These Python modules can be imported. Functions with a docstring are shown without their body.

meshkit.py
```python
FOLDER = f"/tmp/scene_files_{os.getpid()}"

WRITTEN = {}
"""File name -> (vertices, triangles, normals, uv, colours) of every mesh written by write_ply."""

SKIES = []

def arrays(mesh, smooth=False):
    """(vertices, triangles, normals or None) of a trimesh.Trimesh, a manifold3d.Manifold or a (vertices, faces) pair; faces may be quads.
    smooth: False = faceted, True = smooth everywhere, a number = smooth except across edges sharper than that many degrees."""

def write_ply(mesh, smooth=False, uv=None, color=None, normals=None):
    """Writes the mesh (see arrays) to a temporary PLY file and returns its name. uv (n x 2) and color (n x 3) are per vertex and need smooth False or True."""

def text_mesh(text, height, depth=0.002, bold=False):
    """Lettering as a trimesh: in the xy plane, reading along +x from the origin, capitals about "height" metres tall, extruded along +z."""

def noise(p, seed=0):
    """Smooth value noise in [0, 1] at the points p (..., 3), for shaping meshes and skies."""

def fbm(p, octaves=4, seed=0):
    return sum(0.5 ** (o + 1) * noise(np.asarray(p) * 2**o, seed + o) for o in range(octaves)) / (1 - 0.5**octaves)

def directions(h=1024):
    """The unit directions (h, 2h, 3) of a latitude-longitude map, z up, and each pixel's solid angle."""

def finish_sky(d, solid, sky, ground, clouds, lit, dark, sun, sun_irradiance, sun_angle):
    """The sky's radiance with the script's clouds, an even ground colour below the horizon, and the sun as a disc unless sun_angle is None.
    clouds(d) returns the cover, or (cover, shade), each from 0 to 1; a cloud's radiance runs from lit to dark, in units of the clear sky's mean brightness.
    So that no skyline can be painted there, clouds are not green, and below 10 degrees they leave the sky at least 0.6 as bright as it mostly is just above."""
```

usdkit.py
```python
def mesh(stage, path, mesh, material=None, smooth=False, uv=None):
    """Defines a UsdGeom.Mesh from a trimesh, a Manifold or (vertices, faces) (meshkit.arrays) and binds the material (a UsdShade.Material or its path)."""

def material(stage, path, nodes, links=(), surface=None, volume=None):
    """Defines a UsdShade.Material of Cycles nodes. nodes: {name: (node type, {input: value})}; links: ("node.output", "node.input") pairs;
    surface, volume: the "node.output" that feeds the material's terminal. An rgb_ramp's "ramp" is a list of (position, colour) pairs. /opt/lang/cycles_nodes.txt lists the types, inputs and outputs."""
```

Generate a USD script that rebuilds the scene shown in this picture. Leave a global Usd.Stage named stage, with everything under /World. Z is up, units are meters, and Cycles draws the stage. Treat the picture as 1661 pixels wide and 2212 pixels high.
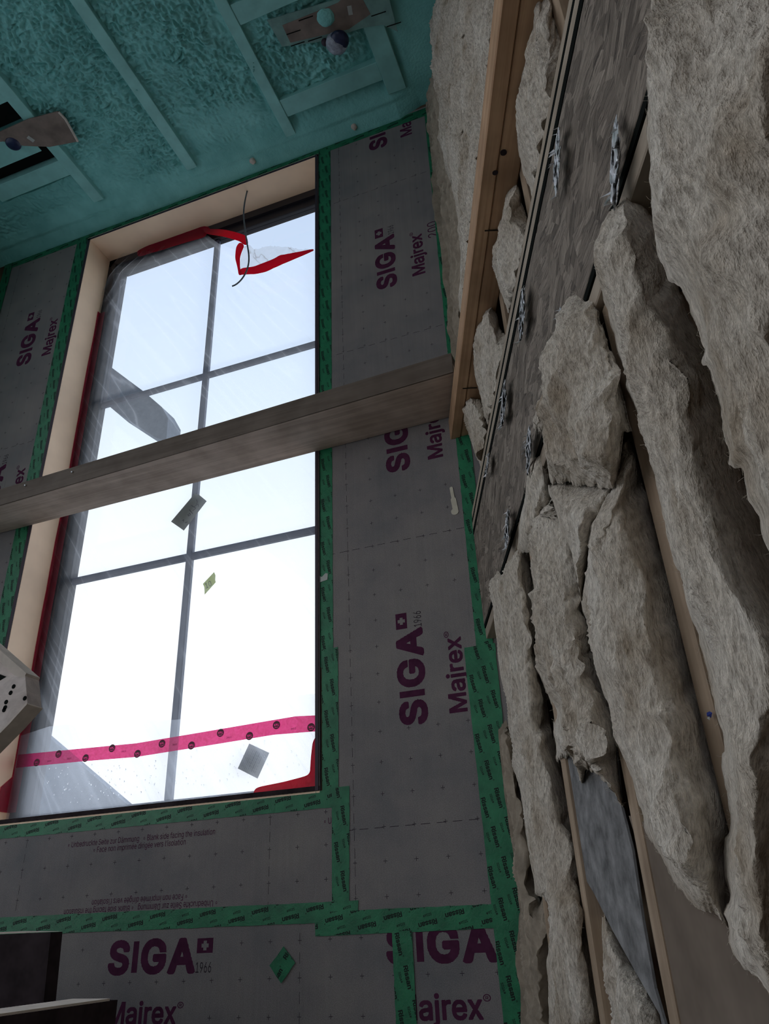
import math, numpy as np, trimesh, shapely, usdkit, meshkit
from pxr import Usd, UsdGeom, UsdLux, UsdShade, Gf, Sdf, Vt
from shapely.geometry import Polygon, LineString, Point, box
from shapely import affinity
from scipy.spatial import Delaunay, cKDTree

stage = Usd.Stage.CreateInMemory()
UsdGeom.SetStageUpAxis(stage, 'Z'); UsdGeom.SetStageMetersPerUnit(stage, 1.0)
UsdGeom.Xform.Define(stage, '/World'); UsdGeom.Scope.Define(stage, '/World/Looks')
EYE = 1.6                      # the camera stands 1.6 m above the floor; below, z is counted from its height
D = 2.385                      # distance of the window wall
# ---------------------------------------------------------------- camera
yaw, pitch, roll = -0.328532151, 0.498137784, -0.0502094071
cy, sy, cp, sp, cr, sr = math.cos(yaw), math.sin(yaw), math.cos(pitch), math.sin(pitch), math.cos(roll), math.sin(roll)
F = np.array([sy*cp, cy*cp, sp]); R = np.array([cy, -sy, 0]); U = np.cross(R, F)
R, U = cr*R + sr*U, -sr*R + cr*U
cam = UsdGeom.Camera.Define(stage, '/World/camera')
cam.AddTransformOp().Set(Gf.Matrix4d(*R, 0, *U, 0, *(-F), 0, 0, 0, EYE, 1))
cam.CreateHorizontalApertureAttr(24.0); cam.CreateFocalLengthAttr(24.0*1623.23/1661)
cam.CreateClippingRangeAttr(Gf.Vec2f(0.03, 1000))
cam.CreateExposureAttr(0.14)
# ---------------------------------------------------------------- sky (overcast: white low down, bluer and dimmer high up)
sky_mat = usdkit.material(stage, '/World/Looks/sky', {
    't': ('texture_coordinate', {}), 's': ('separate_xyz', {}),
    'r': ('rgb_ramp', {'ramp': [(0, (.96, .965, 1.0)), (.25, (.95, .96, 1.0)), (.42, (.90, .935, 1.0)), (.6, (.675, .77, .925)), (.85, (.48, .595, .81)), (1, (.445, .56, .79))]}),
    'n': ('noise_texture', {'scale': 1.6, 'detail': 4.0}), 'nr': ('rgb_ramp', {'ramp': [(.3, (.94, .94, .95)), (.7, (1.03, 1.03, 1.03))]}),
    'm': ('mix', {'mix_type': 'multiply', 'fac': 1.0}), 'b': ('background_shader', {'strength': 1.12})},
    [('t.generated', 's.vector'), ('s.z', 'r.fac'), ('t.generated', 'n.vector'), ('n.fac', 'nr.fac'), ('r.color', 'm.color1'), ('nr.color', 'm.color2'), ('m.color', 'b.color')], surface='b.background')
dome = UsdLux.DomeLight.Define(stage, '/World/sky_light'); dome.CreateIntensityAttr(1.0)
UsdShade.MaterialBindingAPI.Apply(dome.GetPrim()).Bind(sky_mat)

# ---------------------------------------------------------------- helpers
BASE, USED = {}, {}
def path_of(name, parent):
    up = parent or '/World'
    k = (up, name); n = USED.get(k, -1) + 1; USED[k] = n
    return '%s/%s' % (up, name if n == 0 else '%s_%03d' % (name, n))
def data(prim, label=None, cat=None, group=None, kind=None):
    for k, v in (('label', label), ('category', cat), ('group', group), ('kind', kind)):
        if v: prim.SetCustomDataByKey(k, v)
def thing(name, label=None, cat=None, at=(0, 0, 0), group=None, kind=None):
    p = path_of(name, None); x = UsdGeom.Xform.Define(stage, p)
    x.AddTranslateOp().Set(Gf.Vec3d(float(at[0]), float(at[1]), float(at[2]) + EYE)); BASE[p] = np.array(at, float)
    data(x.GetPrim(), label, cat, group, kind); return p
def obj(name, mesh, m, parent=None, smooth=False, label=None, cat=None, group=None, kind=None):
    p = path_of(name, parent)
    if not isinstance(mesh, trimesh.Trimesh):
        mesh = trimesh.util.concatenate(mesh) if isinstance(mesh, list) else trimesh.Trimesh(*mesh, process=False)
    mesh = mesh.copy(); b = None
    if parent is not None:
        q = parent
        while q not in BASE: q = q.rsplit('/', 1)[0]
        b = -BASE[q]
    else: b = np.array([0, 0, EYE])
    mesh.apply_translation(b)
    g = usdkit.mesh(stage, p, mesh, m, smooth=smooth); data(g.GetPrim(), label, cat, group, kind); return p
def bx(x0, x1, y0, y1, z0, z1, bev=0.0):
    if bev <= 0:
        m = trimesh.creation.box([abs(x1-x0), abs(y1-y0), abs(z1-z0)])
    else:
        e = np.array([abs(x1-x0), abs(y1-y0), abs(z1-z0)])/2; pts = []
        for sx in (-1, 1):
            for s2 in (-1, 1):
                for s3 in (-1, 1):
                    s = np.array([sx, s2, s3]); 
                    for k in range(3):
                        o = e - bev; o[k] = e[k]; pts.append(s*o)
        m = trimesh.convex.convex_hull(np.array(pts))
    m.apply_translation([(x0+x1)/2, (y0+y1)/2, (z0+z1)/2]); return m
def polys(g):
    return [q for q in getattr(g, 'geoms', [g]) if q.geom_type == 'Polygon' and q.area > 1e-9]
def extr(poly, th):
    return trimesh.util.concatenate([trimesh.creation.extrude_polygon(q, th, engine='earcut') for q in polys(poly)])
def on_wall(poly, y, th):          # a sheet cut in (x, z), its back at y, th thick towards the room
    m = extr(poly, th); v = np.array(m.vertices); m.vertices = np.stack([v[:, 0], y - v[:, 2], v[:, 1]], 1); return m
def flat_print(geom, y):           # flat lettering facing the room
    vs, fs, n = [], [], 0
    for q in polys(geom):
        v, f = trimesh.creation.triangulate_polygon(q, engine='earcut'); vs.append(v); fs.append(np.asarray(f) + n); n += len(v)
    v, f = np.vstack(vs), np.vstack(fs)
    a = v[f]; w = (a[:, 1, 0]-a[:, 0, 0])*(a[:, 2, 1]-a[:, 0, 1]) - (a[:, 1, 1]-a[:, 0, 1])*(a[:, 2, 0]-a[:, 0, 0])
    f[w < 0] = f[w < 0][:, ::-1]
    return trimesh.Trimesh(np.stack([v[:, 0], np.full(len(v), y), v[:, 1]], 1), f, process=False)
_T = {}
def text(s, h, bold=True, fat=0.0):
    if s not in _T:
        m = meshkit.text_mesh(s, 1.0, 0.1, bold); k = (m.face_normals[:, 2] > .5)
        _T[s] = shapely.union_all([Polygon(t[:, :2]) for t in m.triangles[k]])
    g = affinity.scale(_T[s], h, h, origin=(0, 0))
    return g.buffer(fat*h, join_style=2) if fat else g
def place(g, x, z, ang=0.0, width=None):
    b = g.bounds
    if width: g = affinity.scale(g, width/(b[2]-b[0]), 1, origin=(b[0], 0))
    return affinity.translate(affinity.rotate(affinity.translate(g, -b[0], 0), ang, origin=(0, 0)), x, z)
def mm(pts): return [(a/1000., b/1000.) for a, b in pts]
def grid_sheet(poly, hx, hz):       # fine triangulation of a polygon
    p = poly.segmentize(min(hx, hz)); x0, z0, x1, z1 = p.bounds
    X, Z = np.meshgrid(np.arange(x0, x1, hx), np.arange(z0, z1, hz)); X = X + (np.arange(len(X)) % 2)[:, None]*hx/2
    k = shapely.contains_xy(p.buffer(-min(hx, hz)*.45), X, Z); bd = np.vstack([np.array(q.exterior.coords)[:-1] for q in polys(p)])
    P = np.vstack([bd, np.stack([X[k], Z[k]], 1)])
    T = Delaunay(P / [hx, hz]).simplices; c = P[T].mean(1); T = T[shapely.contains_xy(p.buffer(1e-5), c[:, 0], c[:, 1])]
    a = P[T]; w = (a[:, 1, 0]-a[:, 0, 0])*(a[:, 2, 1]-a[:, 0, 1]) - (a[:, 1, 1]-a[:, 0, 1])*(a[:, 2, 0]-a[:, 0, 0])
    T = T[np.abs(w) > 1e-12]; w = w[np.abs(w) > 1e-12]; T[w < 0] = T[w < 0][:, ::-1]
    return P, T, len(bd)
def tube(pts, r, n=8):
    p = np.asarray(pts, float); t = np.gradient(p, axis=0); t /= np.linalg.norm(t, axis=1, keepdims=True)
    a = np.cross(t, [.31, .2, .93]); a /= np.linalg.norm(a, axis=1, keepdims=True); b = np.cross(t, a); g = np.arange(n)*2*np.pi/n
    r = np.broadcast_to(r, (len(p),))[:, None, None]
    v = (p[:, None] + r*(np.cos(g)[None, :, None]*a[:, None] + np.sin(g)[None, :, None]*b[:, None])).reshape(-1, 3)
    f = []
    for i in range(len(p)-1):
        for j in range(n):
            q = [i*n+j, i*n+(j+1) % n, (i+1)*n+(j+1) % n, (i+1)*n+j]; f += [[q[0], q[1], q[2]], [q[0], q[2], q[3]]]
    for s, e in ((0, 0), (len(p)-1, 1)):
        c = len(v); v = np.vstack([v, p[s]])
        for j in range(n):
            q = [s*n+j, s*n+(j+1) % n, c]; f.append(q if e else q[::-1])
    return trimesh.Trimesh(v, f, process=False)
def spline(pts, n=40):
    from scipy.interpolate import CubicSpline
    p = np.asarray(pts, float); s = np.concatenate([[0], np.cumsum(np.linalg.norm(np.diff(p, axis=0), axis=1))])
    return CubicSpline(s, p)(np.linspace(0, s[-1], n))

# the wall with the insulation: s runs along it from the corner towards the camera, off stands out from it into the room
W2 = -0.341034249
NW = np.array([math.cos(W2), -math.sin(W2), 0]); TW = -np.array([math.sin(W2), math.cos(W2), 0]); CW = np.array([-.203*D, D, 0]); DW = float(CW @ NW)
def rw(s, z, off=0.0):
    s, z, off = np.broadcast_arrays(np.asarray(s, float), np.asarray(z, float), np.asarray(off, float))
    return CW + s[..., None]*TW - off[..., None]*NW + z[..., None]*np.array([0, 0, 1.])
def rbx(s0, s1, z0, z1, o0, o1, bev=0.0):
    m = bx(s0, s1, o0, o1, z0, z1, bev); v = np.array(m.vertices); m.vertices = rw(v[:, 0], v[:, 2], v[:, 1]); m.invert() if np.linalg.det(np.stack([TW, -NW, [0, 0, 1]])) < 0 else None; return m
def lean(P0, off):                  # moves points of the wall face out into the room, towards its middle; nothing passes the window wall
    return P0*np.minimum(1 - np.asarray(off)/DW, 2.378/np.maximum(P0[:, 1], .1))[:, None]

# ---------------------------------------------------------------- materials
def mat(name, nodes, links, surface='p.BSDF'): return usdkit.material(stage, '/World/Looks/' + name, nodes, links, surface=surface)
def plain(name, col, rough=.6, metal=0.0, spec=.5, var=.06, scale=30.0, bump=0.0):
    d = tuple(c*(1-var*2) for c in col); e = tuple(min(1, c*(1+var*2)) for c in col)
    nodes = {'g': ('geometry', {}), 'n': ('noise_texture', {'scale': scale, 'detail': 5.0, 'roughness': .6}), 'r': ('rgb_ramp', {'ramp': [(.3, d), (.7, e)]}),
             'p': ('principled_bsdf', {'roughness': rough, 'metallic': metal, 'specular_ior_level': spec})}
    links = [('g.position', 'n.vector'), ('n.fac', 'r.fac'), ('r.color', 'p.base_color')]
    if rough >= .8 and not metal:      # dull surfaces
        nodes['p'] = ('diffuse_bsdf', {'roughness': .4}); links[-1] = ('r.color', 'p.color')
    if bump: nodes['b'] = ('bump', {'strength': 1.0, 'distance': bump}); links += [('n.fac', 'b.height'), ('b.normal', 'p.normal')]
    return mat(name, nodes, links)
def wood(name, dark, light, ang=0.0, vertical=False, gs=1.0, rough=.75, knots=True):
    sc = (.03, .03, .9) if vertical else (.9, .03, .03)
    nodes = {'g': ('geometry', {}), 'm': ('mapping', {'mapping_type': 'texture', 'rotation': (0, 0, ang), 'scale': tuple(s*gs for s in sc)}),
             'n': ('noise_texture', {'scale': 1.0, 'detail': 7.0, 'roughness': .62, 'distortion': .8}), 'r': ('rgb_ramp', {'ramp': [(.25, dark), (.5, tuple((a+b)/2 for a, b in zip(dark, light))), (.75, light)]}),
             'n2': ('noise_texture', {'scale': 9.0, 'detail': 5.0}), 'r2': ('rgb_ramp', {'ramp': [(.35, (.78, .76, .74)), (.65, (1.05, 1.05, 1.05))]}), 'x': ('mix', {'mix_type': 'multiply', 'fac': 1.0}),
             'b': ('bump', {'strength': .5, 'distance': .0015}), 'p': ('principled_bsdf', {'roughness': rough, 'specular_ior_level': .3})}
    return mat(name, nodes, [('g.position', 'm.vector'), ('m.vector', 'n.vector'), ('n.fac', 'r.fac'), ('g.position', 'n2.vector'), ('n2.fac', 'r2.fac'), ('r.color', 'x.color1'), ('r2.color', 'x.color2'), ('x.color', 'p.base_color'), ('n.fac', 'b.height'), ('b.normal', 'p.normal')])
ANG_R = math.atan2(TW[1], TW[0])
M = {}
M['reveal'] = plain('reveal_board', (.95, .71, .51), .6, var=.03, scale=6)
M['reveal_head'] = M['reveal']
M['frame'] = plain('black_frame', (.012, .010, .016), .45)
M['gasket'] = plain('dark_gasket', (.030, .016, .030), .6)
M['muntin'] = plain('muntin_bar', (.085, .10, .15), .45)
M['membrane'] = mat('membrane_fleece', {
    'g': ('geometry', {}), 'n': ('noise_texture', {'scale': 3.2, 'detail': 4.0, 'roughness': .65}), 'r': ('rgb_ramp', {'ramp': [(.25, (.185, .19, .198)), (.5, (.252, .238, .238)), (.72, (.30, .28, .268))]}),
    'n2': ('noise_texture', {'scale': 420.0, 'detail': 1.0}), 'r2': ('rgb_ramp', {'ramp': [(.3, (.78, .78, .78)), (.7, (1.12, 1.12, 1.12))]}), 'x': ('mix', {'mix_type': 'multiply', 'fac': 1.0}),
    'mp': ('mapping', {'scale': (26, 5, 1.1)}), 'n3': ('noise_texture', {'scale': 1.0, 'detail': 3.0}), 'n4': ('noise_texture', {'scale': 5.0, 'detail': 4.0}), 'ad': ('math', {'math_type': 'add'}), 'b': ('bump', {'strength': .6, 'distance': .006}),
    'p': ('diffuse_bsdf', {'roughness': .3})},
    [('g.position', 'n.vector'), ('n.fac', 'r.fac'), ('g.position', 'n2.vector'), ('n2.fac', 'r2.fac'), ('r.color', 'x.color1'), ('r2.color', 'x.color2'), ('x.color', 'p.color'),
     ('g.position', 'mp.vector'), ('mp.vector', 'n3.vector'), ('g.position', 'n4.vector'), ('n3.fac', 'ad.value1'), ('n4.fac', 'ad.value2'), ('ad.value', 'b.height'), ('b.normal', 'p.normal')])
M['purple'] = plain('purple_print', (.085, .026, .060), .8, spec=.1, var=.1)
M['ink'] = plain('dark_print', (.05, .04, .05), .8, spec=.1)
M['tape'] = mat('green_tape', {
    'g': ('geometry', {}), 'n': ('noise_texture', {'scale': 22.0, 'detail': 4.0}), 'r': ('rgb_ramp', {'ramp': [(.3, (.009, .125, .058)), (.7, (.020, .205, .092))]}),
    'n3': ('noise_texture', {'scale': 70.0, 'detail': 4.0, 'distortion': 1.5}), 'b': ('bump', {'strength': .6, 'distance': .002}), 'p': ('principled_bsdf', {'roughness': .42, 'specular_ior_level': .4})},
    [('g.position', 'n.vector'), ('n.fac', 'r.fac'), ('r.color', 'p.base_color'), ('g.position', 'n3.vector'), ('n3.fac', 'b.height'), ('b.normal', 'p.normal')])
M['tape_ink'] = plain('tape_print', (.008, .014, .012), .6, spec=.2)
M['red'] = mat('red_tape', {'g': ('geometry', {}), 'n': ('noise_texture', {'scale': 60.0, 'detail': 3.0, 'distortion': 1.0}), 'b': ('bump', {'strength': .5, 'distance': .002}), 'r': ('rgb_ramp', {'ramp': [(.3, (.27, .006, .035)), (.7, (.40, .010, .055))]}),
    'p': ('principled_bsdf', {'roughness': .3}), 't': ('translucent_bsdf', {'color': (.80, .008, .08)}), 'm': ('mix_closure', {'fac': .6})},
    [('g.position', 'n.vector'), ('n.fac', 'b.height'), ('b.normal', 'p.normal'), ('n.fac', 'r.fac'), ('r.color', 'p.base_color'), ('p.BSDF', 'm.closure1'), ('t.BSDF', 'm.closure2')], surface='m.closure')
M['pink'] = mat('pink_tape', {'g': ('geometry', {}), 'n': ('noise_texture', {'scale': 45.0, 'detail': 4.0, 'distortion': 2.0}), 'r': ('rgb_ramp', {'ramp': [(.3, (.50, .012, .10)), (.7, (.70, .04, .20))]}), 't': ('transparent_bsdf', {}), 'd': ('translucent_bsdf', {'color': (.60, .03, .16)}), 'm': ('mix_closure', {'fac': .35}),
    'gl': ('glossy_bsdf', {'roughness': .2}), 'm2': ('mix_closure', {'fac': .05})},
    [('g.position', 'n.vector'), ('n.fac', 'r.fac'), ('r.color', 't.color'), ('t.BSDF', 'm.closure1'), ('d.BSDF', 'm.closure2'), ('m.closure', 'm2.closure1'), ('gl.BSDF', 'm2.closure2')], surface='m2.closure')
M['disc'] = plain('tape_disc_print', (.10, .004, .03), .6)
def film(name, haze, hi, dc=(.80, .83, .88)):      # clear sheet, milky where it creases
    return mat(name, {'g': ('geometry', {}), 'mp': ('mapping', {'rotation': (0, .62, 0)}), 'ms': ('mapping', {'scale': (9, 9, .42)}), 'n': ('noise_texture', {'scale': 1.0, 'detail': 1.0, 'roughness': .5}),
        'r': ('rgb_ramp', {'ramp': [(.36, (haze*1.1,)*3), (.44, (haze,)*3), (.488, (haze*1.2,)*3), (.50, (hi,)*3), (.510, (haze*1.2,)*3), (.56, (haze*.9,)*3), (.635, (haze,)*3), (.645, (hi*.8,)*3), (.655, (haze,)*3)]}),
        't': ('transparent_bsdf', {'color': (.98, .985, 1.0)}), 'tl': ('translucent_bsdf', {'color': dc}), 'm': ('mix_closure', {})},
        [('g.position', 'mp.vector'), ('mp.vector', 'ms.vector'), ('ms.vector', 'n.vector'), ('n.fac', 'r.fac'), ('r.color', 'm.fac'), ('t.BSDF', 'm.closure1'), ('tl.BSDF', 'm.closure2')], surface='m.closure')
M['film'] = film('plastic_film', .09, .19)
M['film2'] = film('plastic_film_second', .20, .30)
M['film3'] = film('plastic_film_flap', .34, .80, (.30, .30, .30))
M['glass'] = mat('window_glass', {'t': ('transparent_bsdf', {'color': (.97, .985, .985)}), 'gl': ('glossy_bsdf', {'roughness': .02}), 'f': ('layer_weight', {'blend': .5}), 'fr': ('rgb_ramp', {'ramp': [(0, (.02,)*3), (.5, (.035,)*3), (.8, (.12,)*3), (1, (.7,)*3)]}), 'm': ('mix_closure', {})},
    [('f.facing', 'fr.fac'), ('t.BSDF', 'm.closure1'), ('gl.BSDF', 'm.closure2'), ('fr.color', 'm.fac')], surface='m.closure')
M['paper'] = mat('paper_sticker', {'p': ('principled_bsdf', {'base_color': (.33, .34, .30), 'roughness': .8}), 't': ('translucent_bsdf', {'color': (.15, .17, .14)}), 'm': ('mix_closure', {'fac': .4})}, [('p.BSDF', 'm.closure1'), ('t.BSDF', 'm.closure2')], surface='m.closure')
M['note'] = mat('yellow_note', {'p': ('principled_bsdf', {'base_color': (.62, .66, .28), 'roughness': .8}), 't': ('translucent_bsdf', {'color': (.55, .62, .30)}), 'm': ('mix_closure', {'fac': .55})}, [('p.BSDF', 'm.closure1'), ('t.BSDF', 'm.closure2')], surface='m.closure')
M['plank'] = wood('grey_plank', (.38, .30, .25), (.66, .55, .465), 0)
M['plank_shaded'] = wood('grey_plank_shaded', (.10, .078, .063), (.18, .145, .12), 0)  # shaded copy of the plank wood: room-side shade put into the colour
M['ledger'] = wood('fresh_timber', (.30, .165, .09), (.56, .375, .23), ANG_R)
M['stud'] = wood('old_stud', (.26, .185, .125), (.46, .36, .26), 0, True)
M['plate'] = wood('grey_plate', (.22, .18, .14), (.44, .37, .29), ANG_R)
M['ply'] = plain('plywood_panel', (.175, .142, .115), .8, var=.10, scale=9)
M['boxwood'] = wood('grey_box_board', (.40, .35, .325), (.64, .57, .53), .6)
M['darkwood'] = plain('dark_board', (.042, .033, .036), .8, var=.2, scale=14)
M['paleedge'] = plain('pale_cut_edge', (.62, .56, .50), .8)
M['sheathing'] = plain('dark_sheathing', (.12, .085, .06), .9, var=.2, scale=8)
M['foam'] = mat('teal_spray_foam', {'g': ('geometry', {}), 'n': ('noise_texture', {'scale': 5.0, 'detail': 3.0, 'roughness': .6}), 'r': ('rgb_ramp', {'ramp': [(.3, (.15, .44, .42)), (.7, (.25, .63, .60))]}),
    'n2': ('noise_texture', {'scale': 90.0, 'detail': 2.0}), 'b': ('bump', {'strength': .6, 'distance': .004}), 'p': ('principled_bsdf', {'roughness': .55, 'specular_ior_level': .35})},
    [('g.position', 'n.vector'), ('n.fac', 'r.fac'), ('r.color', 'p.base_color'), ('g.position', 'n2.vector'), ('n2.fac', 'b.height'), ('b.normal', 'p.normal')])
M['joist'] = plain('oversprayed_joist', (.25, .56, .53), .7, var=.07, scale=10)
M['overspray'] = plain('oversprayed_plate', (.18, .33, .305), .7, var=.15, scale=9)
M['brownplate'] = plain('brown_tin_plate', (.20, .155, .13), .6, var=.15, scale=12)
M['navy'] = plain('dark_blue_plastic', (.018, .025, .07), .3, var=.2)
M['lampwrap'] = plain('grey_lamp_wrap', (.30, .33, .40), .25, var=.25, scale=40, bump=.004)
M['whitelabel'] = plain('white_label', (.40, .42, .40), .7)
M['cavity'] = plain('dark_cavity', (.012, .014, .013), .9)  # near-black: shade inside gaps and holes, put into the colour
M['wool'] = mat('mineral_wool', {'g': ('geometry', {}), 'n': ('noise_texture', {'scale': 6.0, 'detail': 3.0, 'roughness': .65}), 'r': ('rgb_ramp', {'ramp': [(.25, (.37, .30, .22)), (.45, (.585, .525, .445)), (.7, (.71, .66, .585))]}),
    'mp': ('mapping', {'scale': (150, 150, 62)}), 'n2': ('noise_texture', {'scale': 1.0, 'detail': 3.0, 'roughness': .72}), 'r2': ('rgb_ramp', {'ramp': [(.32, (.58, .565, .55)), (.5, (.90, .90, .90)), (.68, (1.16, 1.16, 1.16))]}), 'x': ('mix', {'mix_type': 'multiply', 'fac': 1.0}), 'b': ('bump', {'strength': 1.0, 'distance': .008}),
    'p': ('diffuse_bsdf', {'roughness': .6})},
    [('g.position', 'n.vector'), ('n.fac', 'r.fac'), ('g.position', 'mp.vector'), ('mp.vector', 'n2.vector'), ('n2.fac', 'r2.fac'), ('r.color', 'x.color1'), ('r2.color', 'x.color2'), ('x.color', 'p.color'), ('n2.fac', 'b.height'), ('b.normal', 'p.normal')])
M['wool_old'] = plain('brown_mineral_wool', (.34, .29, .23), 1.0, spec=.05, var=.14, scale=22, bump=.006)
M['fibre'] = plain('wool_fibre', (.54, .49, .41), .9, spec=.1)
def osb(name, dark, mid, light, ang):
    N = {'g': ('geometry', {}), 'nw': ('noise_texture', {'scale': 6.0, 'detail': 3.0}), 'wm': ('mix', {'mix_type': 'linear_light', 'fac': .022}),
        'vs': ('voronoi_texture', {'scale': 16.0}), 'bs': ('rgb_to_bw', {}), 'ss': ('math', {'math_type': 'greater_than', 'value2': .5}), 'mx': ('mix', {}),
        'r': ('rgb_ramp', {'ramp': [(.05, dark), (.45, mid), (.95, light)]}),
        'r2': ('rgb_ramp', {'ramp': [(.34, (.16, .155, .15)), (.46, (.85, .85, .85)), (.7, (1.25, 1.25, 1.25))]}), 'n2x': ('mix', {}), 'x': ('mix', {'mix_type': 'multiply', 'fac': 1.0}),
        'ad': ('math', {'math_type': 'multiply_add', 'value2': .5}), 'b': ('bump', {'strength': 1.0, 'distance': .005}), 'p': ('principled_bsdf', {'roughness': .85, 'specular_ior_level': .25})}
    Lk = [('g.position', 'nw.vector'), ('g.position', 'wm.color1'), ('nw.color', 'wm.color2'), ('g.position', 'vs.vector'), ('vs.color', 'bs.color'), ('bs.val', 'ss.value1'), ('ss.value', 'mx.fac'), ('ss.value', 'n2x.fac'),
          ('n2x.color', 'r2.fac'), ('r.color', 'x.color1'), ('r2.color', 'x.color2'), ('x.color', 'p.base_color'), ('b.normal', 'p.normal'), ('mx.color', 'r.fac'), ('mx.color', 'ad.value1'), ('n2x.color', 'ad.value3'), ('ad.value', 'b.height')]
    for k, tilt in ((1, .22), (2, -.30)):
        N.update({'m%d' % k: ('mapping', {'mapping_type': 'texture', 'rotation': (0, tilt, ang), 'scale': (.060, .03, .021)}), 'v%d' % k: ('voronoi_texture', {'scale': 1.0}), 'w%d' % k: ('rgb_to_bw', {}),
                  'q%d' % k: ('mapping', {'mapping_type': 'texture', 'rotation': (0, tilt, ang), 'scale': (.055, .01, .0055)}), 'n%d' % k: ('noise_texture', {'scale': 1.0, 'detail': 6.0, 'roughness': .7, 'distortion': .9})})
        Lk += [('wm.color', 'm%d.vector' % k), ('m%d.vector' % k, 'v%d.vector' % k), ('v%d.color' % k, 'w%d.color' % k), ('w%d.val' % k, 'mx.color%d' % k), ('wm.color', 'q%d.vector' % k), ('q%d.vector' % k, 'n%d.vector' % k), ('n%d.fac' % k, 'n2x.color%d' % k)]
    return mat(name, N, Lk)
M['osb'] = osb('strand_board', (.12, .10, .083), (.215, .18, .148), (.34, .29, .24), ANG_R)
M['osb_grey'] = plain('weathered_grey_board', (.20, .20, .20), .85, var=.22, scale=26, bump=.003)
M['steel'] = mat('galvanised_steel', {'g': ('geometry', {}), 'n': ('noise_texture', {'scale': 60.0, 'detail': 3.0}), 'r': ('rgb_ramp', {'ramp': [(.3, (.66, .68, .70)), (.7, (.92, .93, .95))]}), 'p': ('principled_bsdf', {'metallic': 1.0, 'roughness': .38})}, [('g.position', 'n.vector'), ('n.fac', 'r.fac'), ('r.color', 'p.base_color')])
M['wire'] = plain('grey_cable', (.10, .12, .14), .5)
M['blue'] = plain('blue_plastic', (.02, .04, .22), .4)
M['glue'] = plain('pale_adhesive', (.55, .52, .42), .5)
M['floor'] = plain('subfloor_boards', (.50, .41, .31), .8, var=.12, scale=5)
M['outdoor'] = plain('outdoor_ground', (.46, .45, .43), .9)
M['roofgrey'] = plain('grey_roof', (.20, .23, .275), .8)
M['drops'] = mat('water', {'p': ('principled_bsdf', {'base_color': (1, 1, 1), 'roughness': .02, 'transmission_weight': 1.0, 'ior': 1.33})}, [])
M['pencil'] = plain('pencil_line', (.03, .025, .02), .8)

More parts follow.
